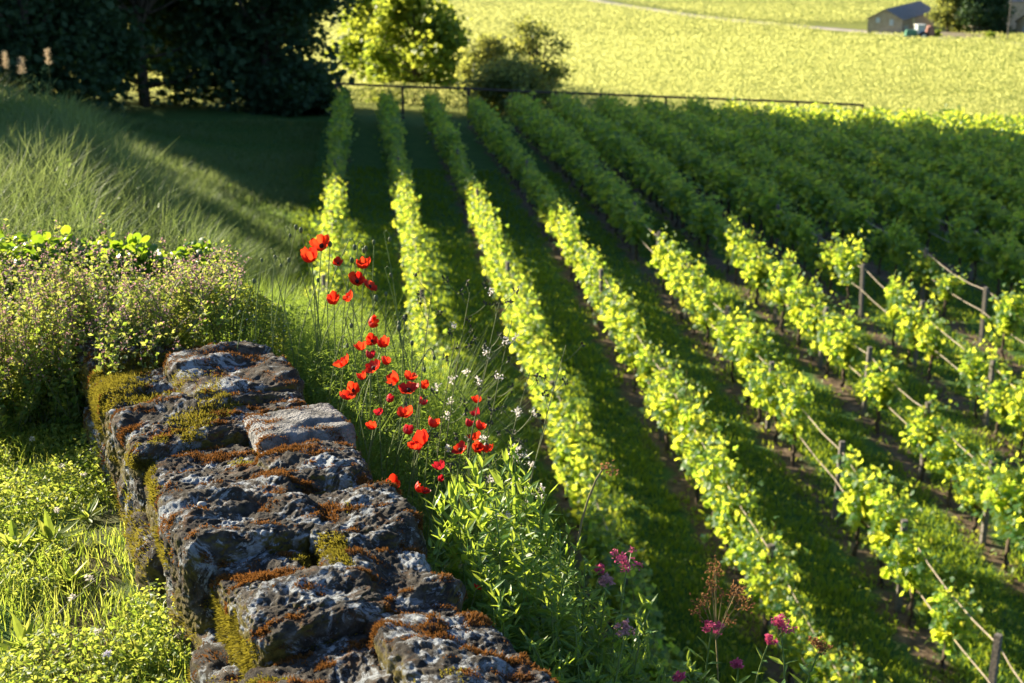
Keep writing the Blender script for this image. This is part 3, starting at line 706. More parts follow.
# ------------------------------------------------------------ stone wall
wall = empty('stone_wall', (WP[0] - .25, WP[1] + 1, 8.3), 'low old stone wall crusted with lichen and orange moss running up from the bottom', 'wall')
wall_off = np.array(wall.location)
def cube_grid(n):
    t = np.linspace(-1, 1, n); A, B = np.meshgrid(t, t); V = []; Fc = []; idx = np.arange(n * n).reshape(n, n)
    q = np.stack([idx[:-1, :-1], idx[:-1, 1:], idx[1:, 1:], idx[1:, :-1]], -1).reshape(-1, 4)
    one = np.ones_like(A)
    for i, (a, b, c) in enumerate([(A, B, one), (B, A, -one), (one, A, B), (-one, B, A), (B, one, A), (A, -one, B)]):
        V.append(np.stack([a, b, c], -1).reshape(-1, 3)); Fc.append(q + i * n * n)
    return np.concatenate(V), np.concatenate(Fc)
moss_pts = []
def stone(t0, t1, u0, u1, zt, ht, n=112, rough=1.0, m='stone', name='stone', tilt=0., pw=7.5):
    """stone between wall coordinates t (along) and u (across, 0 = right edge, negative left)"""
    V, Fc = cube_grid(n)
    L = (np.abs(V) ** pw).sum(1) ** (1 / pw); S = V / L[:, None]
    hx, hy, hz_ = (u1 - u0) / 2, (t1 - t0) / 2, ht / 2
    Lc = S * np.array([hx, hy, hz_])
    cu, ct = (u0 + u1) / 2, (t0 + t1) / 2
    nrm = S / np.array([hx, hy, hz_]); nrm /= np.linalg.norm(nrm, axis=1)[:, None]
    uu, tt = Lc[:, 0] + cu, Lc[:, 1] + ct
    W = np.stack([WP[0] + WN[0] * uu + WD[0] * tt, WP[1] + WN[1] * uu + WD[1] * tt, Lc[:, 2] + zt - ht / 2 + tilt * Lc[:, 0]], 1)
    NW = np.stack([nrm[:, 0] * WN[0] + nrm[:, 1] * WD[0], nrm[:, 0] * WN[1] + nrm[:, 1] * WD[1], nrm[:, 2]], 1)
    sd_ = np.array([ct * 3.1, cu * 5.7, 0])
    d = .014 * fbm(W * 4.5 + sd_, 2) + rough * (.010 * fbm(W * 13 + sd_, 3) - .0065 * np.abs(fbm(W * 30 + sd_ * 2, 4)) + .0045 * fbm(W * 90, 3))
    # strata: shallow ledges running across the wall
    lay = vnoise(np.stack([tt * 17 + 1.5 * vnoise(W * 6), uu * 3.0, tt * 0], 1))
    d = d + rough * .013 * np.clip(lay * 3.5, -1, 1) * np.clip(NW[:, 2], 0, 1)
    W = W + NW * d[:, None]
    mb = MB(); mb.add(W - wall_off, [Fc], .5)
    o = mb.build(name, M[m], wall, True)
    up = NW[:, 2] > .45; side = (NW[:, 2] <= .45) & (NW[:, 2] > -.2) & (nrm[:, 0] < .2)
    moss_pts.append((W[up], NW[up], W[side], NW[side]))
    return o
WB = [(-.62, -.30), (-.32, -.06), (-.08, .22), (.20, .42), (.40, .62), (.60, .98), (.96, 1.30), (1.28, 1.62), (1.6, 2.0), (1.98, 2.4)]
for i, (a, b) in enumerate(WB):
    split = [-.27, -.22, -.30, -.24, -.33, -.25, -.28, -.22, -.3, -.25][i]
    zt = WALLTOP + [0, .01, -.02, .015, -.005, .02, .015, .02, .03, .02][i]
    stone(a + .004, b - .002, -.53 - [.0, .0, .03, -.03, -.02, .03, .01, .03, .04, .02][i], split + .03, zt - .006 + rng.normal(0, .012), .26, tilt=.06)
RB = [(-.62, -.2), (-.22, .16), (.13, .52), (.5, .86), (.84, 1.12), (1.36, 1.7), (1.68, 2.1)]
for i, (a, b) in enumerate(RB):
    stone(a - .002, b + .004, -.29, .0 + [-.03, -.03, -.05, -.03, -.04, -.05, -.03][i], WALLTOP + [0, .01, .0, .02, .02, .04, .02][i], .26, tilt=-.04)
stone(1.14, 1.36, -.26, .01, WALLTOP + .045, .2, 60, .35, m='pale_stone', pw=9.0)                     # smoother pale squared block
stone(1.5, 1.95, -.36, -.02, WALLTOP + .07, .2, 60, .8)
for i, (a, b) in enumerate([(-.5, -.1), (-.1, .28), (.28, .55), (.55, .95), (.95, 1.35), (1.35, 1.8), (1.8, 2.3)]):
    stone(a, b, -.57 + [.0, .02, -.02, .01, -.02, .0, .0][i], -.3, WALLTOP - .17, .24, 44)      # lower course, left face
for i, (a, b) in enumerate([(-.5, .1), (.1, .6), (.6, 1.2), (1.2, 1.8)]):
    stone(a, b, -.3, -.02, WALLTOP - .2, .4, 30)
core = MB(); c_u, c_t = -.27, .9
box(core, np.array([WP[0] + WN[0] * c_u + WD[0] * c_t, WP[1] + WN[1] * c_u + WD[1] * c_t, WALLTOP - .35]) - wall_off, (.36, 3.0, .5), math.atan2(-WD[0], WD[1]))
core.build('core', M['stone'], wall)
def moss(name, pts, nrm, scale, thr, n, m, hh, freq=(1, 1, 1), seed=0.):
    f = fbm(pts * scale * np.array(freq) + seed, 4); ok = f > thr; pts, nrm, f = pts[ok], nrm[ok], f[ok]
    if len(pts) == 0: return
    i = rng.integers(0, len(pts), n); P = pts[i] + rng.normal(0, .0025, (n, 3)); hgt = hh * np.clip((f[i] - thr) * 3, .25, 1) * rng.uniform(.6, 1.3, n)
    d = nrm[i] + rng.normal(0, .45, (n, 3)); d /= np.linalg.norm(d, axis=1)[:, None]
    s = np.cross(d, rng.normal(size=(n, 3))); s /= np.linalg.norm(s, axis=1)[:, None]
    w3 = .0013; V = np.stack([P - s * w3 - nrm[i] * .002, P + s * w3 - nrm[i] * .002, P + d * hgt[:, None] * .6 + s * w3, P + d * hgt[:, None]], 1) - wall_off
    o4 = (np.arange(n) * 4)[:, None]; mb = MB(); mb.add(V.reshape(-1, 3), [np.array([[0, 1, 2], [0, 2, 3]])[None].repeat(n, 0).reshape(-1, 3) + np.repeat(o4, 2, 0)], np.repeat(rng.random(n), 4))
    return mb.build(name, m, wall)
UP = np.concatenate([q[0] for q in moss_pts]); UN = np.concatenate([q[1] for q in moss_pts])
SP = np.concatenate([q[2] for q in moss_pts]); SN = np.concatenate([q[3] for q in moss_pts])
moss('orange_moss', UP, UN, 14, .40, 150000, M['mosso'], .007, (1, 2.6, 1))['label'] = 'rusty orange moss'
uu_, tt_ = uv(UP[:, 0], UP[:, 1]); gl = (uu_ < -.22 + .12 * vnoise(UP * 7)) 
moss('olive_moss', UP[gl], UN[gl], 6, .12, 120000, M['mossg'], .012, seed=4.)['label'] = 'olive green moss'
moss('olive_moss', SP, SN, 5, .05, 70000, M['mossg'], .012, seed=9.)['label'] = 'golden olive moss on the side'
for (px, py, dz, r_, lb) in [(202, 506, .0, .010, 'rounded pale pebble lying on the middle of the wall top'), (112, 391, .02, .013, 'grey pebble lying on moss near the far left of the wall')]:
    Yp = 1.30 * F / (py + 90) * .98; p = at(px, py, Yp)
    V, Fc = cube_grid(10); S = V / np.linalg.norm(V, axis=1)[:, None]; mb = MB(); mb.add(S * np.array([1.1, .8, .6]) * r_ * (1 + .08 * fbm(S * 2 + px, 2))[:, None], [Fc], .5)
    o = mb.build('pebble', M['pebble'], smooth=True)
    d2 = ((UP[:, 0] - p[0]) ** 2 + (UP[:, 1] - p[1]) ** 2); zt = UP[np.argsort(d2)[:6], 2].max(); o.location = (p[0], p[1], zt + r_ * .35)
    tag(o, lb, 'pebble')

# ------------------------------------------------------------ lawn on the left of the wall
def wall_uv(u, v): return WP[0] + WN[0] * u + WD[0] * v, WP[1] + WN[1] * u + WD[1] * v
n = 45000
u_ = rng.uniform(-2.2, -.55, n); v_ = rng.uniform(-.9, 3.6, n); X, Y = wall_uv(u_, v_)
nn = fbm(np.stack([X * 5, Y * 5, 0 * X], 1), 3)
keep = (nn > -.5); X, Y, nn = X[keep], Y[keep], nn[keep]; n = len(X)
mb = MB(); blades(mb, P3(X, Y, -.005), rng.uniform(.02, .07, n) * (1 + .6 * nn), rng.uniform(.002, .0045, n), rng.random(n) * 6.28, rng.uniform(.1, .9, n), rng.random(n))
m = 150000; u_ = rng.uniform(-2.2, -.56, m); v_ = rng.uniform(-.9, 3.6, m); X, Y = wall_uv(u_, v_); nn = fbm(np.stack([X * 4 + 9, Y * 4, 0 * X], 1), 3)
k_ = nn > -.25; X, Y, nn = X[k_], Y[k_], nn[k_]
rand_scatter(mb, OVAL, P3(X, Y, .008) + np.stack([0 * X, 0 * X, rng.random(len(X)) * np.clip(.05 * (1 + 1.3 * nn), .01, .12)], 1), rng.uniform(.008, .019, len(X)), pmin=-.3, pmax=1.0)
tag(mb.build('lawn', M['lawnleaf']), 'bright backlit grass and clover left of the stone wall', 'grass', kind='stuff')
def rosette(px, py, Y, nl, ls, lb):
    p = at(px, py, Y); g = float(ground(p[0], p[1])); r_ = empty('leafy_weed', (p[0], p[1], g), lb, 'weed', 'leafy weeds in the grass')
    b = MB(); scatter(b, LANCE, np.zeros((nl, 3)) + np.array([0, 0, .01]), rng.random(nl) * 6.28, rng.uniform(.25, 1.1, nl), rng.normal(0, .3, nl), ls * rng.uniform(.7, 1.2, nl), rng.random(nl))
    b.build('leaves', M['lawnleaf'], r_)
def Yg(px, py, z=8.36): 
    b = (341.5 - py) / F; rY = math.cos(TH) + b * math.sin(TH); rZ = -math.sin(TH) + b * math.cos(TH); return (z - CAMZ) / rZ * rY
for px, py, nl, ls, lb in [(18, 558, 26, .09, 'bright leafy rosette at the left edge of the lawn'), (52, 548, 24, .085, 'broad-leaved rosette right of the one at the left edge'), (25, 655, 20, .08, 'yellow-green rosette in the lower left corner'),
                           (70, 590, 20, .07, 'leafy weed in the middle of the left lawn'), (145, 668, 24, .06, 'small grey-leaved weed at the foot of the wall'), (88, 520, 18, .06, 'small weed in the grass near the wall corner')]:
    rosette(px, py, Yg(px, py), nl, ls, lb)
for i, (px, py, lb) in enumerate([(96, 640, 'white clover head, lowest of the lawn'), (60, 462, 'pale clover head near the bush'), (88, 590, 'pale clover head in mid lawn'), (55, 510, 'pale clover head above the leafy rosettes'), (106, 662, 'lilac clover head in the lower lawn'), (30, 430, 'small pale clover head at upper left of the lawn'), (82, 470, 'pale clover head beside the wall corner'), (70, 600, 'pale clover head left of the wall foot')]):
    Y = Yg(px, py + 22); p = at(px, py + 22, Y); g = float(ground(p[0], p[1])); r_ = empty('clover_flower', (p[0], p[1], g), lb, 'clover', 'pale clover heads in the lawn')
    H = rng.uniform(.06, .09); b = MB(); tube(b, curve_pts((0, 0, 0), (.01, 0, H), (.006, 0, 0), 5), .0011, 4); b.build('stem', M['poppystem'], r_)
    b = MB(); d = rng.normal(size=(40, 3)); d /= np.linalg.norm(d, axis=1)[:, None]; rand_scatter(b, OVAL, d * .006 + np.array([.01, 0, H]), .007); b.build('flower_head', M['lilac'] if 'lilac' in lb else M['fluff'], r_)
# grass tuft growing on the wall
p = at(122, 428, 3.55); tf = MB()
blades(tf, np.array([[rng.normal(0, .004), rng.normal(0, .004), 0] for _ in range(7)]), rng.uniform(.05, .09, 7), .005, rng.random(7) * 6.28, rng.uniform(.2, .9, 7), .9)
d2 = ((UP[:, 0] - p[0]) ** 2 + (UP[:, 1] - p[1]) ** 2); o = tf.build('grass_tuft', M['grass']); o.location = (p[0], p[1], UP[np.argmin(d2), 2] - .004)
tag(o, 'tiny green grass tuft growing out of the wall top', 'grass')

# ------------------------------------------------------------ bushes over the far end of the wall
def spray(name, px, pyb, Y, n_st, H, spread, lb, lsz=.018, fl=True, lm='bushleaf', fm='mauve', lean=(0, 0), per=34, cat='bush', gr=None, depth=.18, base_z=None):
    p = at(px, pyb, Y); g = float(ground(p[0], p[1])) if base_z is None else base_z
    r_ = empty(name, (p[0], p[1], g), lb, cat, gr); st = MB(); lf = MB(); fw = MB()
    for k in range(n_st):
        bx, by = rng.normal(0, spread * .45), rng.normal(0, depth * .6); h = H * rng.uniform(.55, 1.08)
        tx, ty = bx + rng.normal(0, spread * .5) + lean[0] * h, by + rng.normal(0, depth * .5) + lean[1] * h
        pts = curve_pts((bx, by, 0), (tx, ty, h), (rng.normal(0, .03), rng.normal(0, .03), 0), 8)
        tube(st, pts, np.linspace(.0022, .001, 8), 4)
        t = rng.uniform(.12, 1, per); q = np.stack([np.interp(t, np.linspace(0, 1, 8), pts[:, i]) for i in range(3)], 1) + rng.normal(0, .012, (per, 3))
        rand_scatter(lf, OVAL, q, lsz * rng.uniform(.7, 1.5, per) * (1.35 - .6 * t), pmin=-.4, pmax=1.0)
        if fl:
            m = int(per * .5); t = 1 - rng.random(m) ** 1.5 * .45; q = np.stack([np.interp(t, np.linspace(0, 1, 8), pts[:, i]) for i in range(3)], 1) + rng.normal(0, .007, (m, 3))
            rand_scatter(fw, OVAL, q, .0078 * rng.uniform(.7, 1.4, m), pmin=-.5, pmax=1.2)
    st.build('stem', M['weedstem'], r_); lf.build('leaves', M[lm], r_)
    if fl: fw.build('flowers', M[fm], r_)
    return r_
spray('flowering_bush', 12, 430, 4.4, 100, .50, .14, 'bushy herb with mauve flower spikes at the left edge of the lawn', .019, per=80)
spray('flowering_bush', 85, 425, 4.5, 120, .56, .15, 'tallest pale herb with mauve spikes against the wall end', .019, per=80)
spray('flowering_bush', 150, 380, 4.35, 80, .34, .14, 'lower mauve-flowered herb leaning over the far wall stones', .017, per=40, base_z=8.55)
spray('flowering_bush', 50, 380, 4.9, 90, .55, .2, 'shaded herb behind the pale flower spikes at left', .02, per=80)
spray('flowering_bush', 200, 350, 4.5, 60, .18, .14, 'low pinkish herb topping the far wall end', .013, per=40, base_z=8.72)
# creeping plant mound
def mound(name, px, py, Y, rx, ry, rz_, n, lm, tm, sz, lb, cat, fl=None, nf=0, fsz=.008, zc=None, gr=None):
    p = at(px, py, Y); r_ = empty(name, (p[0], p[1], p[2]), lb, cat, gr)
    d = rng.normal(size=(n, 3)); d /= np.linalg.norm(d, axis=1)[:, None]; d[:, 2] = np.abs(d[:, 2]) * np.where(rng.random(n) < .8, 1, -.6)
    sc = (1 + .22 * fbm(d * 2.5 + px, 3)) * rng.uniform(.8, 1.04, n); q = d * sc[:, None] * np.array([rx, ry, rz_])
    b = MB(); rand_scatter(b, tm, q, sz * rng.uniform(.6, 1.3, n), pmin=-.9, pmax=.9); b.build('leaves', M[lm], r_)
    s = MB()
    for k in range(60):
        a = rng.normal(size=3); a /= np.linalg.norm(a); a[2] = abs(a[2]); tube(s, curve_pts((0, 0, -rz_ * .9), a * np.array([rx, ry, rz_]) * .95, a * .03, 5), .0016, 4)
    s.build('stems', M['weedstem'], r_)
    if nf:
        d = d[:nf]; q = d * (sc[:nf, None] * 1.06) * np.array([rx, ry, rz_]); b = MB(); rand_scatter(b, OVAL, q, fsz * rng.uniform(.7, 1.4, nf), pmin=-.5, pmax=1.2); b.build('flowers', M[fl], r_)
    return r_
mound('creeping_plant', 228, 345, 4.55, .20, .24, .21, 9000, 'herb', OVAL, .013, 'dark mound of creeping plant dotted with tiny lilac flowers behind the wall', 'plant', 'lilac', 420, .007)
mound('creeping_plant', 165, 330, 4.75, .20, .2, .18, 7000, 'bushleaf', OVAL, .014, 'pinkish creeping plant between the herb bush and the dark mound', 'plant', 'mauve', 1200, .007)
mound('leafy_creeper', 35, 300, 5.0, .26, .2, .24, 1900, 'ivy', ROUND, .034, 'dark round-leaved creeper at the left edge behind the herbs', 'climbing plant', gr='round-leaved creepers behind the wall')
mound('leafy_creeper', 125, 295, 5.0, .22, .2, .19, 1500, 'ivy', ROUND, .034, 'bright round-leaved creeper behind the tallest herb', 'climbing plant', gr='round-leaved creepers behind the wall')
mound('leafy_creeper', 195, 285, 5.0, .15, .15, .14, 800, 'ivy', ROUND, .032, 'right-hand creeper with big leaves above the pinkish plant', 'climbing plant', gr='round-leaved creepers behind the wall')

# ------------------------------------------------------------ tall grass and feathery growth right of the wall
n = 56000
v_ = rng.uniform(-.3, 3.6, n); u_ = .03 + rng.random(n) ** 1.2 * (.28 + .10 * np.clip(v_, 0, 3)); X, Y = wall_uv(u_, v_)
nn = fbm(np.stack([X * 4, Y * 4, 0 * X], 1), 3)
hg = np.interp(v_, [-.3, .3, 1, 1.6, 2.4, 3.6], [.12, .16, .32, .50, .52, .32]) * rng.uniform(.35, 1.0, n) * (1 + .35 * nn)
mb = MB(); blades(mb, P3(X, Y, -.02), hg, rng.uniform(.0018, .0042, n), rng.normal(.2, 1.3, n), rng.uniform(.05, .7, n), rng.random(n))
tag(mb.build('tall_grass', M['feather']), 'dense thin-bladed green growth along the right side of the wall', 'grass', kind='stuff')
mb = MB(); n = 60000; v_ = rng.uniform(-.1, 3.3, n); u_ = .05 + rng.random(n) * (.3 + .08 * v_); X, Y = wall_uv(u_, v_)
P = P3(X, Y, 0); P[:, 2] += rng.random(n) * np.interp(v_, [-.1, .5, 1, 1.8, 2.6, 3.3], [.12, .22, .36, .52, .50, .3])
rand_scatter(mb, THIN, P, rng.uniform(.010, .034, n), pmin=-.2, pmax=1.3)
rand_scatter(mb, OVAL, P[:26000] * np.array([1, 1, 1]) - np.array([0, 0, .04]), rng.uniform(.008, .020, 26000), pmin=-.5, pmax=1.1)
tag(mb.build('feathery_leaves', M['feather']), 'fine feathery poppy leaves among the grass behind the wall', 'foliage', kind='stuff')

# poppies ------------------------------------------------------------
def flower_mesh(open_, seed, m):
    b = MB(); r0 = np.random.default_rng(seed)
    nu, nv = 8, 6
    for k in range(5):
        a0 = k * 2 * math.pi / 5 + r0.normal(0, .15); wdt = 1.05; rr = 1.0 if k % 2 else .86
        V = np.zeros((nu, nv, 3))
        for i in range(nu):
            for j in range(nv):
                s = j / (nv - 1); a = a0 + (i / (nu - 1) - .5) * wdt * (1.5 if s > .2 else 1.2)
                edge = 1 - .28 * abs(i / (nu - 1) - .5) ** 2 * 4
                el = (1 - open_) * 1.25 * s + open_ * .25 * s
                rad = rr * s * edge * (math.cos(el * .9)); z = rr * s * edge * math.sin(el) * 1.05 + .07 * s * math.sin(a * 9 + k) + r0.normal(0, .035) * s
                V[i, j] = (rad * math.cos(a), rad * math.sin(a), z - (.02 * k) * s)
        idx = np.arange(nu * nv).reshape(nu, nv)
        b.add(V.reshape(-1, 3), [np.stack([idx[:-1, :-1], idx[1:, :-1], idx[1:, 1:], idx[:-1, 1:]], -1).reshape(-1, 4)], r0.random())
    return b.mesh('poppy_petals', m, True)
FM = [flower_mesh(o_, i, M['petal']) for i, o_ in enumerate([.15, .35, .55, .25, .45, .7, .2, .5])]
FD = [flower_mesh(o_, 20 + i, M['petaldark']) for i, o_ in enumerate([.1, .3])]
hb = MB(); V, Fc = cube_grid(6); S = V / np.linalg.norm(V, axis=1)[:, None]; hb.add(S * np.array([.16, .16, .2]) + np.array([0, 0, .18]), [Fc], .5); HM = hb.mesh('poppy_heart', M['heart'], True)
def depth_for(px, py):   # distance of the plants behind the wall: bottom ones are near, upper ones farther
    return float(np.interp(py + .0 * px, [240, 300, 350, 400, 450, 500], [4.35, 4.1, 3.85, 3.6, 3.35, 3.15]))
def stem_base(p, spread=.06):
    # the foot of the stem stands between wall and terrace edge
    u, v = uv(p[0], p[1]); u = min(max(u, .06), .42) + rng.uniform(-.02, .04); v = v - .02 + rng.normal(0, .11)
    x, y = wall_uv(u, v); return np.array([x, y, float(ground(x, y)) - .02])
POP = [(312, 257, 24, 'large red poppy just below the topmost one'), (322, 243, 22, 'topmost red poppy of the clump'), (338, 262, 11, 'small red poppy right of the two topmost ones'), (364, 264, 18, 'red poppy at the upper right of the clump, above two others'),
       (357, 279, 18, 'red poppy under the upper right one, left of a small round one'), (369, 285, 15, 'small round red poppy on the upper right edge'), (334, 300, 18, 'red poppy in the upper middle, left of a smaller one'), (351, 296, 13, 'small poppy in the upper middle'),
       (370, 322, 16, 'lone red poppy halfway between upper and middle groups'), (362, 347, 16, 'left red poppy in the top row of the middle group'), (372, 339, 13, 'pinkish poppy at the top of the middle group'), (384, 344, 18, 'bright red poppy at the top right of the middle group'),
       (370, 356, 14, 'red poppy in the heart of the middle group'), (375, 366, 18, 'broad red poppy low in the middle group'), (387, 362, 14, 'red poppy on the right side of the middle group'), (344, 362, 18, 'orange-red poppy left of the middle group'),
       (363, 377, 13, 'small red poppy below the middle group'), (353, 388, 16, 'red poppy of the left pair, the upper one'), (345, 396, 16, 'red poppy of the left pair, the lower one nearest the wall'), (397, 379, 20, 'broad red poppy right below the middle group'),
       (410, 377, 14, 'red poppy behind the two brightest lower ones'), (409, 388, 18, 'bright open poppy left of a small one'), (424, 386, 13, 'small poppy right of the bright open one'), (404, 413, 18, 'red poppy in the dense lower centre'),
       (374, 426, 14, 'deep red poppy hanging low by the wall'), (405, 430, 15, 'pink-tinged poppy under the dense lower centre'), (424, 440, 26, 'largest spread red poppy of the lower centre'), (432, 424, 16, 'red poppy just above the largest one'),
       (415, 446, 14, 'red poppy tucked below left of the largest one'), (421, 402, 12, 'half-faded poppy above the largest one'), (388, 398, 12, 'faded poppy left in the dense lower centre'), (380, 412, 11, 'dim small poppy in the shadow of the lower centre'),
       (479, 400, 13, 'topmost red poppy of the right group'), (477, 413, 12, 'faded red poppy near the top of the right group'), (468, 424, 13, 'left poppy in the middle of the right group'), (479, 427, 14, 'red poppy in the middle of the right group'),
       (476, 437, 15, 'lit red poppy in the lower right group'), (461, 448, 15, 'dark red poppy at the left of the right group'), (477, 448, 16, 'red poppy at the bottom of the right group'), (488, 449, 14, 'rightmost red poppy of all'),
       (392, 484, 24, 'large lone red poppy closest to the wall at the bottom'), (416, 488, 13, 'small red poppy right of the large lone one'), (424, 491, 10, 'tiny red poppy low among the stems'), (441, 466, 15, 'dusky pink poppy above the leafy plant'),
       (440, 479, 10, 'tiny dark red poppy just above the leafy plant'), (477, 587, 9, 'tiny red poppy peeping from the leafy plant below')]
DARK = {12, 25, 29, 30, 31, 33, 34, 43, 44}
for i, (px, py, dia, lb) in enumerate(POP):
    Y = depth_for(px, py) if py < 560 else 2.85
    p = at(px, py, Y); bs = stem_base(p); r_ = empty('poppy', bs, lb, 'poppy', 'red poppies behind the stone wall')
    h = p - bs; ppm = F / (p[1] * math.cos(TH) + (CAMZ - p[2]) * math.sin(TH)); rad = dia / ppm / 2 * 1.4
    b = MB(); tube(b, curve_pts((0, 0, 0), h, (rng.normal(-.02, .04), rng.normal(0, .03), 0), 9), np.linspace(.0022, .0015, 9), 5, rng.random()); b.build('stem', M['poppystem'], r_)
    fm = FD[i % 2] if i in DARK else FM[i % 8]
    fo = link('flower', fm, r_, h - np.array([0, 0, rad * .3])); fo.scale = (rad, rad, rad); tilt = rng.uniform(.2, 1.0)
    fo.rotation_euler = (tilt * rng.choice([-.6, 1.0]), rng.normal(0, .35), rng.random() * 6.28)
    link('centre', HM, fo)
# buds and seed pods
pm = MB(); V, Fc = cube_grid(6); S = V / np.linalg.norm(V, axis=1)[:, None]; pm.add(S * np.array([.0055, .0055, .0085]), [Fc], .4); PODM = pm.mesh('pod', M['bud'], True)
PODS = [(275, 258), (262, 262), (301, 232), (306, 236), (254, 283), (284, 228), (296, 229), (330, 246), (352, 262), (318, 282), (345, 318), (376, 300), (386, 296), (393, 316), (399, 330), (405, 320), (385, 268), (366, 250), (358, 243), (349, 240), (269, 250), (289, 262), (341, 338), (412, 345), (418, 362), (428, 350), (384, 232), (374, 244)]
WHERE = ['leaning left', 'nodding', 'upright', 'slim', 'small', 'curved']
for i, (px, py) in enumerate(PODS):
    Y = depth_for(px, py) + rng.uniform(-.1, .1); p = at(px, py, Y); bs = stem_base(p); bs[0] += .25 * (p[0] - bs[0]); bs[2] = float(ground(bs[0], bs[1])) - .02
    side = 'left' if px < 300 else ('middle' if px < 370 else 'right'); lvl = 'top' if py < 255 else ('upper' if py < 300 else 'lower')
    r_ = empty('poppy_bud', bs, 'green poppy bud, %s %s of the poppies, %s from left' % (lvl, side, ordn(sorted(q[0] for q in PODS).index(px))), 'poppy bud', 'poppy buds and seed pods')
    h = p - bs; nod = rng.random() < .45; pts = curve_pts((0, 0, 0), h, (rng.normal(-.03, .045), 0, 0), 9)
    if nod: pts = np.concatenate([pts, [h + np.array([.008, 0, .006]), h + np.array([.016, 0, -.004]), h + np.array([.018, 0, -.018])]])
    b = MB(); tube(b, pts, .0017, 5, rng.random()); b.build('stem', M['poppystem'], r_)
    po = link('pod', PODM, r_, pts[-1] + np.array([0, 0, -.006 if nod else .006])); s_ = rng.uniform(.8, 1.3); po.scale = (s_,) * 3

# tall thin weeds with dark buds and white fluff
def weed(name, px, py, pxb, Y, nb, lb, fluff, H=None, spread=.08, bud='darkbud'):
    tip = at(px, py, Y); bx = at(pxb, 520, Y)[0]; bs = np.array([bx, Y, 8.1]); bs[2] = max(7.9, min(8.2, float(ground(bx, Y))))
    r_ = empty(name, bs, lb, 'weed', 'tall thin weeds right of the poppies'); st = MB(); bd = MB(); fl = MB()
    h = tip - bs; pts = curve_pts((0, 0, 0), h, (-.015, 0, 0), 10); tube(st, pts, np.linspace(.002, .001, 10), 5)
    for k in range(nb):
        t = rng.uniform(.45, 1.0); p0 = np.array([np.interp(t, np.linspace(0, 1, 10), pts[:, i]) for i in range(3)])
        L = spread * rng.uniform(.4, 1.1) * (1.3 - t * .6); a = rng.random() * 6.28; p1 = p0 + np.array([L * math.cos(a), L * .5 * math.sin(a), L * rng.uniform(.5, 1.2)])
        tube(st, curve_pts(p0, p1, (0, 0, -L * .12), 5), .0008, 4)
        
        e = MB()
        if rng.random() < fluff: rand_scatter(e, OVAL, p1 + rng.normal(0, .0045, (22, 3)), .008, pmin=-1, pmax=1.2); e.build('fluff', M['fluff'], r_)
        else: rand_scatter(e, OVAL, p1 + rng.normal(0, .0035, (9, 3)), .011, pmin=-1.4, pmax=1.4); e.build('seed_head', M[bud], r_)
    st.build('stem', M['weedstem'], r_)
for a in [('thin_weed', 432, 290, 408, 3.5, 9, 'thin weed with dark nodding buds right of the upper poppies', .1),
          ('thin_weed', 470, 292, 430, 3.45, 12, 'tall weed with dark bud clusters near the top', .05), ('thin_weed', 500, 300, 445, 3.4, 14, 'tallest weed with a spray of dark buds', .1),
          ('thin_weed', 492, 345, 440, 3.35, 12, 'weed with white fluffy heads in the middle', .8), ('thin_weed', 530, 372, 470, 3.3, 13, 'weed with white fluff and buds leaning right', .5),
          ('thin_weed', 520, 438, 480, 3.2, 10, 'short weed with white fluff right of the poppies', .9), ('thin_weed', 566, 345, 500, 3.25, 11, 'long arching weed with dark seed tips', .15),
          ('thin_weed', 512, 320, 462, 3.4, 9, 'slender weed with small buds behind the fluffy ones', .2), ('thin_weed', 455, 340, 425, 3.45, 8, 'slim weed with tiny buds beside the middle poppies', .3),
          ('thin_weed', 548, 420, 490, 3.15, 9, 'low weed with drooping pale heads at right', .6)]:
    weed(*a)
r_ = empty('curled_stalk', at(578, 535, 3.0), 'brown curled dry stalk above the leafy plants', 'dry stalk')
b = MB(); pts = np.array([at(578, 540, 3.0), at(582, 520, 3.0), at(588, 500, 3.0), at(596, 480, 3.0), at(603, 469, 3.0), at(611, 466, 3.0), at(613, 472, 3.0)]) - at(578, 535, 3.0)
tube(b, pts, np.linspace(.003, .0018, 7), 6); b.build('stem', M['drystalk'], r_); b = MB(); rand_scatter(b, OVAL, pts[-3:].repeat(8, 0) + rng.normal(0, .006, (24, 3)), .012); b.build('seed_head', M['brown'], r_)

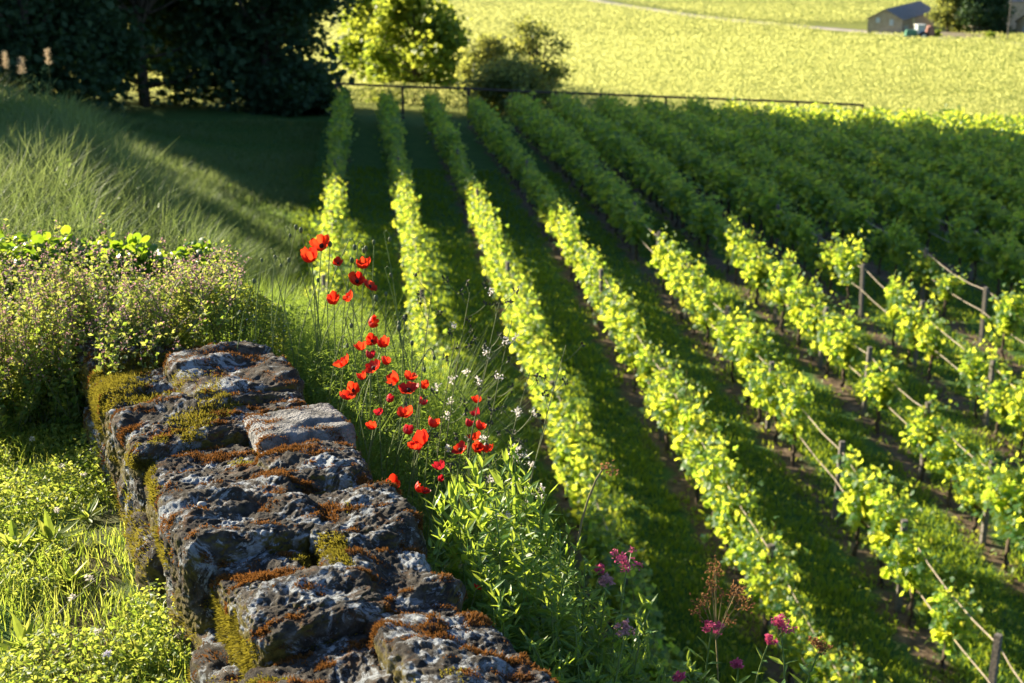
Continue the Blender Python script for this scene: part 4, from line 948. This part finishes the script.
# ------------------------------------------------------------ leafy plants (valerian) at lower centre
def valerian(px, py, pxb, Y, lb, head=None, hs=.03, ls=.06, gap=.022, base=7.95, hd=None, up=.7):
    tip = at(px, py, Y); bx = at(pxb, 600, Y)[0]; bs = np.array([bx, Y, base]); r_ = empty('valerian', bs, lb, 'valerian' if head else 'leafy plant', 'leafy plants below the wall')
    h = tip - bs; pts = curve_pts((0, 0, 0), h, (rng.normal(0, .03), rng.normal(0, .03), 0), 10)
    st = MB(); tube(st, pts, np.linspace(.0032, .0018, 10), 6); st.build('stem', M['valstem'], r_)
    lf = MB(); L = np.linalg.norm(h); nn_ = int(L / gap); t = np.linspace(.15, .99 if not head else .85, nn_)
    q = np.stack([np.interp(t, np.linspace(0, 1, 10), pts[:, i]) for i in range(3)], 1); yaw = np.arange(nn_) * (np.pi / 2) + rng.normal(0, .6, nn_); q = q + (rng.normal(0, .012, q.shape) if not head else 0)
    for s_ in (0, np.pi):
        sz_ = ls * np.interp(t, [0, .55, .85, 1], [1.15, 1.1, .85, .7]) * rng.uniform(.8, 1.2, nn_)
        scatter(lf, LANCE, q, yaw + s_, np.interp(t, [0, .7, 1], [.15, up * .6, up + .35]) + rng.normal(0, .35, nn_), rng.normal(0, .45, nn_), sz_, np.clip(t * .7 + rng.normal(.1, .15, nn_), 0, 1))
    lf.build('leaves', M['valeaf'], r_)
    if head:
        fb = MB(); n = 260; c = rng.normal(size=(9, 3)) * np.array([hs * .5, hs * .5, hs * .28]); ci = rng.integers(0, 9, n)
        P = h + c[ci] + rng.normal(0, hs * .16, (n, 3)); rand_scatter(fb, OVAL, P, .0075 * rng.uniform(.7, 1.3, n), pmin=-.3, pmax=1.4); fb.build('flower_head', M[head], r_)
        for k in range(9): tube(sb := MB(), [h - np.array([0, 0, hs * 1.1]), h + c[k]], .001, 4); sb.build('flower_stalk', M['valstem'], r_)
LV = [(437, 500, 450, 3.0, 'bright lance-leaved shoot, leftmost beside the poppies'), (455, 488, 462, 3.0, 'tall bright leafy shoot next to the leftmost one'), (476, 468, 478, 3.05, 'tall leafy shoot reaching up into the weeds'), (515, 458, 505, 3.05, 'tallest leafy shoot of the clump'),
      (495, 500, 495, 2.95, 'leafy shoot in front of the tallest one'), (540, 502, 530, 3.0, 'leafy shoot with spreading leaves right of centre'), (560, 530, 548, 2.95, 'mid-green leafy shoot near the brown curled stalk'), (520, 535, 520, 2.85, 'leafy shoot in the middle of the lower clump'),
      (470, 540, 475, 2.85, 'leafy shoot low at the left of the clump by the wall'), (585, 560, 570, 2.9, 'leafy shoot with small leaves in the right part of the clump'), (550, 590, 545, 2.8, 'dark leafy shoot low in the clump centre'), (605, 600, 595, 2.85, 'leafy shoot beneath the large pink flower head'),
      (500, 590, 505, 2.7, 'low dark leafy shoot close to the wall'), (575, 625, 570, 2.75, 'low leafy shoot near the bottom edge'), (640, 640, 632, 2.85, 'leafy shoot at the bottom right of the clump'), (530, 640, 535, 2.65, 'lowest leafy shoot above the wall corner'),
      (620, 655, 615, 2.7, 'low blue-green shoot at the bottom edge'), (660, 668, 655, 2.85, 'small leafy shoot right at the bottom edge'), (590, 665, 590, 2.65, 'dark shoot at the bottom centre'), (690, 660, 690, 2.95, 'thin leafy shoot left of the pink flower by the bottom edge'), (560, 660, 560, 2.6, 'bottom leafy shoot nearest the wall end')]
LV += [(446, 530, 452, 2.9, 'short shoot tucked between wall and the leftmost leafy shoots'), (502, 478, 498, 3.1, 'leafy shoot just left behind the tallest one'), (528, 478, 520, 3.1, 'leafy shoot just right behind the tallest one'), (572, 548, 562, 3.0, 'leafy shoot left of the curled stalk foot'),
       (535, 560, 530, 2.85, 'bushy shoot right in the middle of the leafy clump'), (485, 565, 488, 2.8, 'bushy shoot left in the lower clump'), (615, 620, 608, 2.85, 'bushy shoot under the small dark pink head'), (650, 610, 642, 2.95, 'thin shoot in front of the dark near trellis post'), (565, 575, 560, 2.85, 'bushy shoot right of the clump middle')]
for i, (a, b_, c, d, lb) in enumerate(LV): valerian(a, b_, c, d, lb, ls=.068 if i < 6 else .046, gap=.0075 if i >= 6 else .011, up=.9 if i < 4 else .6)
VF_ = [(628, 558, 622, 2.95, 'valerian with the large crimson-pink flower head above the leaves', 'pink', .034), (684, 569 + 0, 640, 2.95, 'x', None, 0)]
for (a, b_, c, d, lb, hd, hs) in [(628, 559, 622, 2.95, 'valerian with a large pink flower head above the leafy clump', 'pink', .030), (601, 570, 600, 2.95, 'valerian with a small dark pink head left of the large one', 'pink', .014), (607, 581, 604, 2.9, 'valerian with a faded pink head under the small one', 'mauve', .016),
                                  (626, 628, 626, 2.8, 'valerian with a dusky purple head in the shade', 'mauve', .018), (712, 628, 712, 3.0, 'valerian with a pink head beside the dead brown spray', 'pink', .022), (779, 626, 765, 3.0, 'valerian with the brightest pink head at right', 'pink', .026), (770, 640, 766, 3.0, 'valerian side head just under the brightest pink one', 'pink', .012),
                                  (738, 664, 738, 2.9, 'valerian with a small pink head near the bottom edge', 'pink', .014), (679, 677, 679, 2.85, 'valerian with a pink head cut by the bottom edge', 'pink', .014), (822, 645, 815, 3.0, 'valerian with a faded brown-pink head at the far right', 'brown', .026)]:
    valerian(a, b_, c, d, lb, hd, hs, ls=.05, gap=.045)
# broad low foliage that fills the clump
n = 16000
X = rng.uniform(-.02, .45, n); Y = rng.uniform(2.5, 3.2, n); u2, v2 = uv(X, Y); k_ = (u2 > .04) & (u2 < .62)
X, Y, u2 = X[k_], Y[k_], u2[k_]; Z = 8.28 - .75 * np.clip(u2 - .05, 0, 1) ** 1.0 * .6 - rng.random(len(X)) * .25 + .0
mb = MB(); rand_scatter(mb, LANCE, np.stack([X, Y, Z], 1), rng.uniform(.02, .045, len(X)), pmin=-.6, pmax=1.0)
tag(mb.build('low_foliage', M['valeaf']), 'dense dark green leaves filling the gaps under the leafy shoots', 'foliage', kind='stuff')
# dead brown spray
ds = empty('dead_flower_spray', (at(718, 700, 3.05)), 'dead brown flower spray between two pink flower heads', 'dead plant')
o0 = at(718, 700, 3.05); st = MB(); hd = MB(); fk = at(716, 640, 3.05) - o0; tube(st, curve_pts((0, 0, -.1), fk, (.005, 0, 0), 6), .002, 5)
for (px, py) in [(714, 566), (711, 580), (716, 572), (702, 604), (697, 612), (706, 598), (733, 594), (741, 598), (746, 605), (738, 588), (728, 622), (722, 596), (712, 590)]:
    q = at(px, py, 3.05 + rng.normal(0, .02)) - o0; tube(st, curve_pts(fk, q, (0, 0, .005), 5), .001, 4); rand_scatter(hd, OVAL, q + rng.normal(0, .009, (38, 3)), .009, pmin=-1, pmax=1.2)
st.build('stem', M['drystalk'], ds); hd.build('seed_heads', M['brown'], ds)
